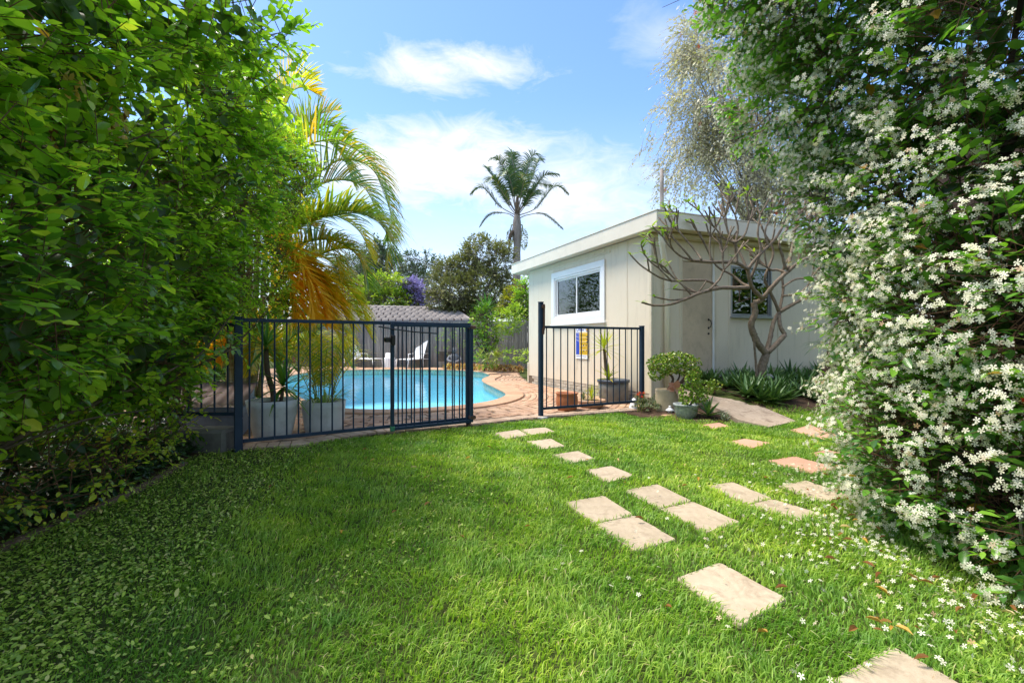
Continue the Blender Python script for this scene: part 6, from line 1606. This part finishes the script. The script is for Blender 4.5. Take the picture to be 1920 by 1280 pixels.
tree('gum_tree', 'tall dark gum tree farthest back above the tiled roof, nearest the golden canes', 715, 460, 60, [(703, 478, 0, 18, 20, 20), (722, 495, 0, 26, 25, 18), (695, 498, 0, 16, 18, 18), (735, 510, 0, 25, 20, 18), (700, 520, 0, 30, 25, 18), (712, 468, 0, 8, 10, 8), (728, 480, 0, 10, 10, 8)], .42, 9, M['gumleaf'], .25, 'barkgrey', slen=1.0, nl=6, lump=.5)
tree('gum_tree', 'sparse gum tree with separate leaf tufts right of the dark gum', 775, 478, 58, [(765, 483, 0, 9, 10, 6), (780, 486, 0, 11, 10, 6), (790, 496, 0, 10, 10, 6), (760, 500, 0, 12, 10, 8), (775, 508, 0, 14, 12, 9), (800, 480, 0, 6, 8, 4), (805, 500, 0, 13, 12, 8), (820, 492, 0, 10, 12, 8), (790, 522, 0, 22, 12, 12)], .34, 8, M['gumleaf'], .2, 'barkgrey', slen=.8, nl=6, lump=.5)
tree('gum_tree', 'pale hazy gum trees showing at the far left behind the cane fronds', 655, 480, 70, [(650, 500, 0, 30, 20, 20), (670, 515, 0, 25, 20, 16), (640, 530, 0, 40, 20, 25), (690, 540, 0, 30, 20, 20)], .42, 8, M['gumleaf'], .25, 'barkgrey', slen=1.0, nl=6)
tr_ = tree('distant_wood', 'continuous soft green band of far trees behind the tiled roof and the gum trees', 800, 500, 75, [(x_, y_, 0, 34, 60, 26) for x_, y_ in ((600, 560), (650, 555), (700, 545), (740, 540), (780, 538), (820, 535), (860, 545), (900, 560), (940, 565), (620, 600), (700, 590), (780, 590), (860, 595), (940, 600))], .55, 1.6, M['gumleaf'], .3, 'barkgrey', slen=1.2, nl=6, limbs=False, group=None, cat_='woodland'); tr_['kind'] = 'stuff'
tree('shrubby_tree', 'bright green tree over the left part of the tiled roof', 700, 515, 34, [(690, 535, 0, 20, 25, 16), (720, 530, -1, 22, 25, 14), (745, 535, 0, 20, 20, 14), (700, 560, -1, 28, 25, 18), (735, 562, -1, 30, 25, 16), (760, 560, 0, 18, 20, 14), (665, 560, 0, 26, 25, 24), (768, 572, 0, 16, 20, 12)], .26, 16, M['limeleaf'], .14, slen=.45, nl=7)
tree('jacaranda_tree', 'jacaranda covered in violet blossom between the green tree and the olive brown tree', 775, 525, 34, [(772, 533, 0, 16, 20, 9), (785, 545, 0, 14, 20, 12), (762, 548, 0, 14, 15, 8), (795, 552, 0, 14, 15, 10), (660, 545, 1, 14, 15, 10), (780, 565, 0, 16, 20, 12), (815, 556, 1, 14, 15, 8)], .16, 34, M['jacaranda'], .10, slen=.4, nl=8, lump=.35)
tree('olive_tree', 'broad olive brown fine leaved tree behind the right end of the tiled roof', 880, 450, 26, [(905, 480, 0, 40, 40, 26), (935, 495, 0, 26, 30, 30), (870, 500, 0, 34, 35, 24), (838, 510, 0, 24, 30, 24), (832, 535, 0, 26, 30, 26), (860, 545, -.5, 40, 40, 34), (905, 540, -.5, 42, 40, 38), (935, 555, 0, 26, 30, 36), (826, 562, 0, 24, 30, 20), (880, 575, 0, 50, 30, 26), (945, 468, 0, 12, 14, 10)], .15, 48, M['oliveleaf'], .13, 'barkgrey', slen=.35, nl=8, lump=.3, backkeep=.3)
tree('garden_shrub', 'bright green bushy shrub beyond the pool beside the back fence', 905, 575, 17, [(903, 598, 0, 17, 18, 24), (915, 620, -.2, 20, 18, 22), (905, 645, -.3, 20, 18, 22), (895, 620, 0, 12, 14, 24), (925, 640, 0, 12, 14, 14)], .11, 60, M['limeleaf'], .05, group='shrubs by the back fence', slen=.2, nl=7, cat_='shrub')
tree('creeper', 'green creeper mounded over the top of the right part of the back fence', 950, 580, 18.6, [(945, 598, 0, 20, 14, 16), (965, 590, 0, 18, 14, 18), (955, 612, -.2, 18, 12, 14), (940, 622, -.2, 12, 10, 14)], .10, 70, M['limeleaf'], .04, group='shrubs by the back fence', slen=.2, nl=7, cat_='creeper', limbs=False)
tree('golden_tree', 'golden green tree behind the creeper beside the house corner', 965, 545, 23, [(965, 560, 0, 16, 20, 18), (952, 575, 0, 16, 18, 14), (975, 575, 0, 18, 18, 20), (975, 540, 0, 8, 12, 10)], .14, 60, M['goldleaf'], .07, slen=.3, nl=7)
tree('garden_tree', 'dark glossy green tree right against the far corner of the house', 985, 530, 21, [(985, 545, 0, 12, 16, 18), (982, 570, 0, 12, 16, 22), (990, 595, 0, 14, 14, 20)], .13, 80, M['hedge'], .06, slen=.3, nl=7)
co = thing('cordyline', 'spiky green cordyline head standing above the shrub by the back fence', 'plant', dp(912, 640, 17.4))
rosette(co, dp(912, 582, 17.4), 44, .75, .06, M['yucca'], (-.2, 1.4), .4); m_ = MB(); m_.tube([dp(913, 670, 17.4), dp(912, 582, 17.4)], .05, 6); m_.build('stem', M['bark'], co)
# low planting at the pool's far edge
tree('leafy_plant', 'low leafy green plants in the sleeper bed by the house corner', 968, 655, 14.6, [(955, 664, 0, 12, 12, 8), (972, 666, 0, 14, 12, 7), (986, 668, 0, 10, 12, 6)], .09, 70, M['limeleaf'], .03, group='shrubs by the back fence', slen=.15, nl=6, cat_='plant', limbs=False, tmpl=LEAF)
tree('grass_clump', 'pale grassy clump at the pool edge below the bright shrub', 925, 665, 15.5, [(925, 672, 0, 14, 12, 8), (905, 676, 0, 12, 12, 6)], .22, 60, M['goldleaf'], .03, group='shrubs by the back fence', slen=.15, nl=6, cat_='plant', limbs=False, tmpl=LOWSLIM)
tree('climbing_plant', 'thin green climber on the back fence behind the grey statue', 835, 640, 19.2, [(826, 640, 0, 8, 6, 8), (842, 632, 0, 10, 6, 16), (858, 625, 0, 8, 6, 20), (832, 662, 0, 8, 6, 10), (868, 650, 0, 8, 6, 20)], .10, 26, M['limeleaf'], .03, group='shrubs by the back fence', slen=.25, nl=5, cat_='creeper', limbs=False)
# orange succulents along the bed
n = 1500; x = rng.uniform(-2.6, .4, n); y = 18.4 - (x + 2.6) * .55 + rng.normal(0, .22, n); L = (np.stack([x, y, rng.uniform(0.02, .22, n)], 1), nrm(runit(n) + [0, 0, .8]), np.tile([0, 0, 1.], (n, 1)), rng.uniform(.07, .13, n), rng.random(n))
tag(leaves('succulent_border', LOW, L, M['dryleaf'], None), 'orange brown low succulents edging the paving under the statue', 'ground cover')
# sleeper bed
sb_ = thing('garden_planter', 'weathered timber sleeper planter beside the house corner', 'planter', at(968, 684, 0))
A_ = at(943, 686, 0); Bq = at(991, 688, 0)
for z in (.08, .235):
    for (q1, q2) in ((A_, Bq), (A_, A_ + np.array([.2, 1.4, 0]))):
        m_ = MB(); m_.bar(q1 + [0, 0, z], q2 + [0, 0, z], .07, .148); m_.build('sleeper', M['sleeper'], sb_, bevel=.008)
m_ = MB(); m_.box(A_ + [0.02, -.05, .16], (.09, .05, .32)); m_.build('corner_stake', M['sleeper'], sb_); m_ = MB(); m_.box((A_ + Bq) / 2 + [0, -.05, .16], (.09, .05, .32)); m_.build('corner_stake', M['sleeper'], sb_)
m_ = MB(); m_.add([A_ + [0, .03, .28], Bq + [0, .03, .28], Bq + [.2, 1.3, .28], A_ + [.2, 1.3, .28]], [(0, 1, 2, 3)]); m_.build('soil', M['soil'], sb_)
m_ = MB(); q1, q2 = dp(822, 668, 19.4), dp(846, 668, 19.3); m_.bar(q1, q2, .1, .4); tag(m_.build('retaining_sleeper', M['sleeper']), 'low timber edging behind the grey statue', 'edging')
# statue
st = dp(852, 684, 18.9); st[2] = .1; sr = thing('garden_statue', 'small grey seated buddha like statue among the orange succulents', 'statue', st)
m_ = MB(); m_.lathe([(.25, 0), (.27, .05), (.26, .14), (.17, .22), (.15, .3), (.18, .42), (.13, .5), (.05, .53)], st, 16, 1, .75); m_.build('body', M['statue'], sr, smoothf='all')
m_ = MB(); m_.lathe([(.05, .52), (.09, .56), (.11, .63), (.09, .71), (.04, .75), (.035, .79), (0, .81)], st, 14); m_.build('head', M['statue'], sr, smoothf='all')
m_ = MB(); m_.box(st + [0, 0, -.05], (.5, .4, .1)); m_.build('plinth', M['statue'], sr)
m_ = MB(); m_.tube(curve_pts([st + [-.17, 0, .44], st + [-.25, -.08, .28], st + [-.08, -.2, .2]], 4), .05, 7); m_.tube(curve_pts([st + [.17, 0, .44], st + [.25, -.08, .28], st + [.08, -.2, .2]], 4), .05, 7); m_.build('arms', M['statue'], sr, smoothf='all')
# ------------------------------------------------------------ tiled roof behind the fence
gb = thing('tiled_garage', 'low building with brown concrete tiled hip roof behind the back fence', 'building', (-6, 26, 0))
e0, e1 = np.array([-11.5, 24.2, 2.10]), np.array([-2.05, 23.2, 2.12]); r0_, r1_ = np.array([-11.5, 27.2, 3.12]), np.array([-3.20, 26.4, 2.86])
rows, Vt, Qt, Rt = 9, [], [], []
for r in range(rows):
    f0, f1 = r / rows, (r + 1.12) / rows
    a0, b0, a1, b1 = e0 + (r0_ - e0) * f0, e1 + (r1_ - e1) * f0, e0 + (r0_ - e0) * f1, e1 + (r1_ - e1) * f1
    L_ = np.linalg.norm(b0 - a0); nt2 = int(L_ / .36)
    for i in range(nt2):
        s0, s1 = ((i + .5 * (r % 2)) / nt2), ((i + .82 + .5 * (r % 2)) / nt2)
        if s1 > 1: s1 = 1
        if s0 >= 1: continue
        for m in range(4):
            t0, t1 = s0 + (s1 - s0) * m / 4, s0 + (s1 - s0) * (m + 1) / 4; z0_, z1_ = .06 * math.sin(PI * m / 4), .06 * math.sin(PI * (m + 1) / 4); k_ = len(Vt)
            Vt += [a0 + (b0 - a0) * t0 + [0, 0, .09 + z0_], a0 + (b0 - a0) * t1 + [0, 0, .09 + z1_], a1 + (b1 - a1) * t1 + [0, 0, .005 + z1_], a1 + (b1 - a1) * t0 + [0, 0, .005 + z0_]]; Qt.append((k_, k_ + 1, k_ + 2, k_ + 3))
            Vt += [a0 + (b0 - a0) * t0 + [0, 0, -.01], a0 + (b0 - a0) * t1 + [0, 0, -.01]]; Qt.append((k_ + 4, k_ + 5, k_ + 1, k_))
tag(fastmesh('roof_tiles', np.array(Vt), np.array(Qt), M['rooftile'], gb), kind='stuff')
m_ = MB(); d_ = [0, 0, -.03]; m_.add([e0 + d_, e1 + d_, r1_ + d_, r0_ + d_, e1 + np.array([.4, 4.5, -.03]), e0 + np.array([0, 6, -.03])], [(0, 1, 2, 3), (1, 4, 2), (3, 2, 4, 5)]); m_.build('roof', M['brownboard'], gb)
def ridge(a, b):
    n = max(3, int(np.linalg.norm(b - a) / .35))
    for i in range(n):
        p, q = a + (b - a) * (i / n), a + (b - a) * ((i + 1.08) / n); mm = MB(); mm.tube([p + [0, 0, .03], q + [0, 0, .055]], .085, 6); mm.build('ridge_tile', M['rooftile'], gb)
ridge(r0_, r1_); ridge(e1, r1_)
m_ = MB(); m_.bar(e0 + [0, -.05, -.06], e1 + [0, -.05, -.06], .1, .12); m_.build('gutter', M['statue'], gb)
m_ = MB(); m_.box((-6.9, 26.3, 1.0), (9.2, 4.6, 2.0), rz=-.1); m_.build('wall', M['redbrick'], gb)
ho = thing('red_house', 'sliver of a red roof showing between the tiled roof and the olive tree', 'building', (-2.4, 30, 0)); m_ = MB(); m_.box((-2.6, 30, 1.4), (1.6, 2, 2.8)); m_.build('wall', M['redbrick'], ho); m_ = MB(); m_.box((-2.6, 29.9, 2.9), (1.9, 2.4, .12)); m_.build('roof', M['redbrick'], ho)

# ------------------------------------------------------------ loungers and stool
def lounger(label, foot, head, back_h=.78):
    foot, head = np.array([*foot, 0.]), np.array([*head, 0.]); d = nrm(head - foot); s = np.array([-d[1], d[0], 0]); L = np.linalg.norm(head - foot); up = np.array([0, 0, 1.])
    r = thing('sun_lounger', label, 'sun lounger', foot, group='white sun loungers')
    hinge = foot + d * (L * .62)
    for sg in (-1, 1):
        m_ = MB(); m_.tube([foot + s * .28 * sg + up * .30, foot + s * .28 * sg + up * .37 + d * .06, hinge + s * .28 * sg + up * .38, head - d * .1 + s * .28 * sg + up * .36], .018, 7); m_.build('side_rail', M['whiteplastic'], r, smoothf='all')
        for k_ in (.06, .58, .86):
            p = foot + d * (L * k_) + s * .29 * sg; m_ = MB(); m_.tube([p + up * .36, p + d * (.04 if k_ > .1 else -.06)], .018, 7); m_.build('leg', M['whiteplastic'], r, smoothf='all')
        p = foot + d * (L * .48) + s * .31 * sg; q = foot + d * (L * .76) + s * .31 * sg; m_ = MB(); m_.tube([p + up * .35, p + up * .58, q + up * .60], .015, 7); m_.build('armrest', M['whiteplastic'], r, smoothf='all')
    m_ = MB(); m_.bar(foot + up * .385 + d * .03, hinge + up * .395, .54, .03); m_.build('seat', M['whiteplastic'], r, bevel=.01)
    top = hinge + d * .34 + up * (.38 + back_h); m_ = MB(); m_.bar(hinge + up * .40, top, .52, .03); m_.build('backrest', M['whiteplastic'], r, bevel=.01)
    m_ = MB(); m_.tube([top + s * .28, top - s * .28], .018, 7); m_.build('head_rail', M['whiteplastic'], r, smoothf='all')
lounger('white sun lounger with raised back standing right of the white stool', (-4.4, 19.0), (-3.6, 20.6), .80)
lounger('white sun lounger left of the white stool, mostly behind the cane fronds', (-5.45, 19.7), (-7.1, 20.4), .6)
ps = dp(730, 685, 20.2); ps[2] = 0
sr = thing('garden_stool', 'white ribbed tapered plastic stool between the two loungers', 'stool', ps)
m_ = MB(); prof = [(.30, 0), (.30, .03), (.27, .2), (.235, .4), (.215, .42)]; seg = 40; V = []
for r_, z in prof:
    for k_ in range(seg): a = 2 * PI * k_ / seg; rr = r_ * (1 + .03 * math.cos(k_ * PI)); V.append((ps[0] + rr * math.cos(a), ps[1] + rr * math.sin(a), z))
m_.add(V, [(i * seg + k_, i * seg + (k_ + 1) % seg, (i + 1) * seg + (k_ + 1) % seg, (i + 1) * seg + k_) for i in range(4) for k_ in range(seg)] + [tuple(4 * seg + k_ for k_ in range(seg))]); m_.build('body', M['whiteplastic'], sr)
m_ = MB(); m_.lathe([(.20, .42), (.16, .44), (.16, .6), (.13, .62)], ps, 20); m_.build('top', M['whiteplastic'], sr, smoothf='all')

# ------------------------------------------------------------ bottlebrush and power pole behind the house
pp = dp(1241, 640, 15.2); pp[2] = 0
pol = thing('power_pole', 'grey timber power pole rising behind the roof corner', 'pole', pp); m_ = MB(); m_.tube([pp, dp(1241, 345, 15.2), dp(1241, 318, 15.2)], [.08, .06, .055], 12); m_.build('shaft', M['palmtrunk'], pol, smoothf='all')
bb = [(1400, 60, 0, 110, 110, 90), (1340, 150, -1, 95, 90, 95), (1300, 230, 0, 70, 80, 75), (1400, 200, 0, 120, 100, 100), (1370, 300, 0, 110, 90, 80), (1312, 285, .5, 50, 60, 55), (1460, 300, 0, 90, 80, 80), (1300, 90, 0, 50, 60, 55), (1440, 360, 0, 90, 80, 50), (1520, 330, 0, 70, 80, 70)]
Yb = 15.5; bt = dp(1400, 640, Yb); bt[2] = 0
bs = thing('bottlebrush_tree', 'large weeping bottlebrush with thin grey leaves and a few red flowers behind the house', 'tree', bt)
bl = [(dp(x, y, Yb + dy), (rx / F * Yb * .92, ry_ / F * Yb, rz / F * Yb * .92)) for x, y, dy, rx, ry_, rz in bb]
P_, N_ = blob_points(bl, 30, .6, .8, 9, cull=False, backkeep=.6, shell=(.35, 1.08))
gk = vnoise(P_ * [1.1, 1.1, .8], 19) > -.34; P_, N_ = P_[gk], N_[gk]; n = len(P_); D = nrm(N_ * .6 + runit(n) * .6 + [-.1, 0, -.5])
L, (A_, E_) = sprig(P_, D, 9, .7, .135, side=.8, droop=.3, upb=.3, jit=.45)
leaves('crown', LOWSLIM, L, M['brushleaf'], bs, wid=1.7)
twigs('twigs', A_, E_ + [0, 0, -.1], .005, M['barkgrey'], bs, .002)
q = rng.choice(n, 34, replace=False); k_ = 26; Ls = []
for i in q:
    c = E_[i]; Ls.append((np.tile(c, (k_, 1)) + runit(k_) * .03, runit(k_), runit(k_), np.full(k_, .075), rng.random(k_)))
leaves('red_flowers', LOWSLIM, cat(*Ls), M['redflower'], bs)
fork = dp(1430, 480, Yb); m_ = MB(); m_.tube([bt, fork], [.25, .2], 9); m_.build('trunk', M['barkgrey'], bs, smoothf='all')
for c, r in bl:
    for q in range(3):
        e = c + runit(1)[0] * np.array(r) * .7; m_ = MB(); cc = curve_pts([fork, fork * .5 + e * .5 + [0, 0, .5], e], 5); m_.tube(cc, [.045 * (1 - .85 * i / (len(cc) - 1)) for i in range(len(cc))], 5); m_.build('limb', M['barkgrey'], bs, smoothf='all')

# unseen shrubs added to the right to darken the reflection in the window glass
hedge('garden_shrub', 'unseen tall shrubs added right of the house for the reflection in the small window', (10, 6, 0), [((9.5, 6.5, 1.8), (1.3, 1.6, 2)), ((11, 4, 2), (1.5, 1.8, 2.2)), ((10, 9, 2.4), (1.5, 1.5, 2.4))], 22, .09, M['hedge'], .4, 8, 71, single=0, inner=150)

# dead leaf clusters caught in the tall hedge
dc = []
for (x_, y_, Y_) in ((240, 215, 2.7), (232, 245, 2.7), (150, 150, 2.3), (470, 415, 5.0), (115, 250, 2.4)):
    c = dp(x_, y_, Y_) + np.array([-.05, 0, 0]); k_ = 14; dc.append((np.tile(c, (k_, 1)) + runit(k_) * .05, nrm(runit(k_) + [0, 0, -1.2]), runit(k_), np.full(k_, .055), rng.random(k_) * .35))
tag(leaves('dead_leaves', LEAF, cat(*dc), M['dryleaf'], None), 'clusters of dead brown leaves caught in the tall left hedge', 'leaves')
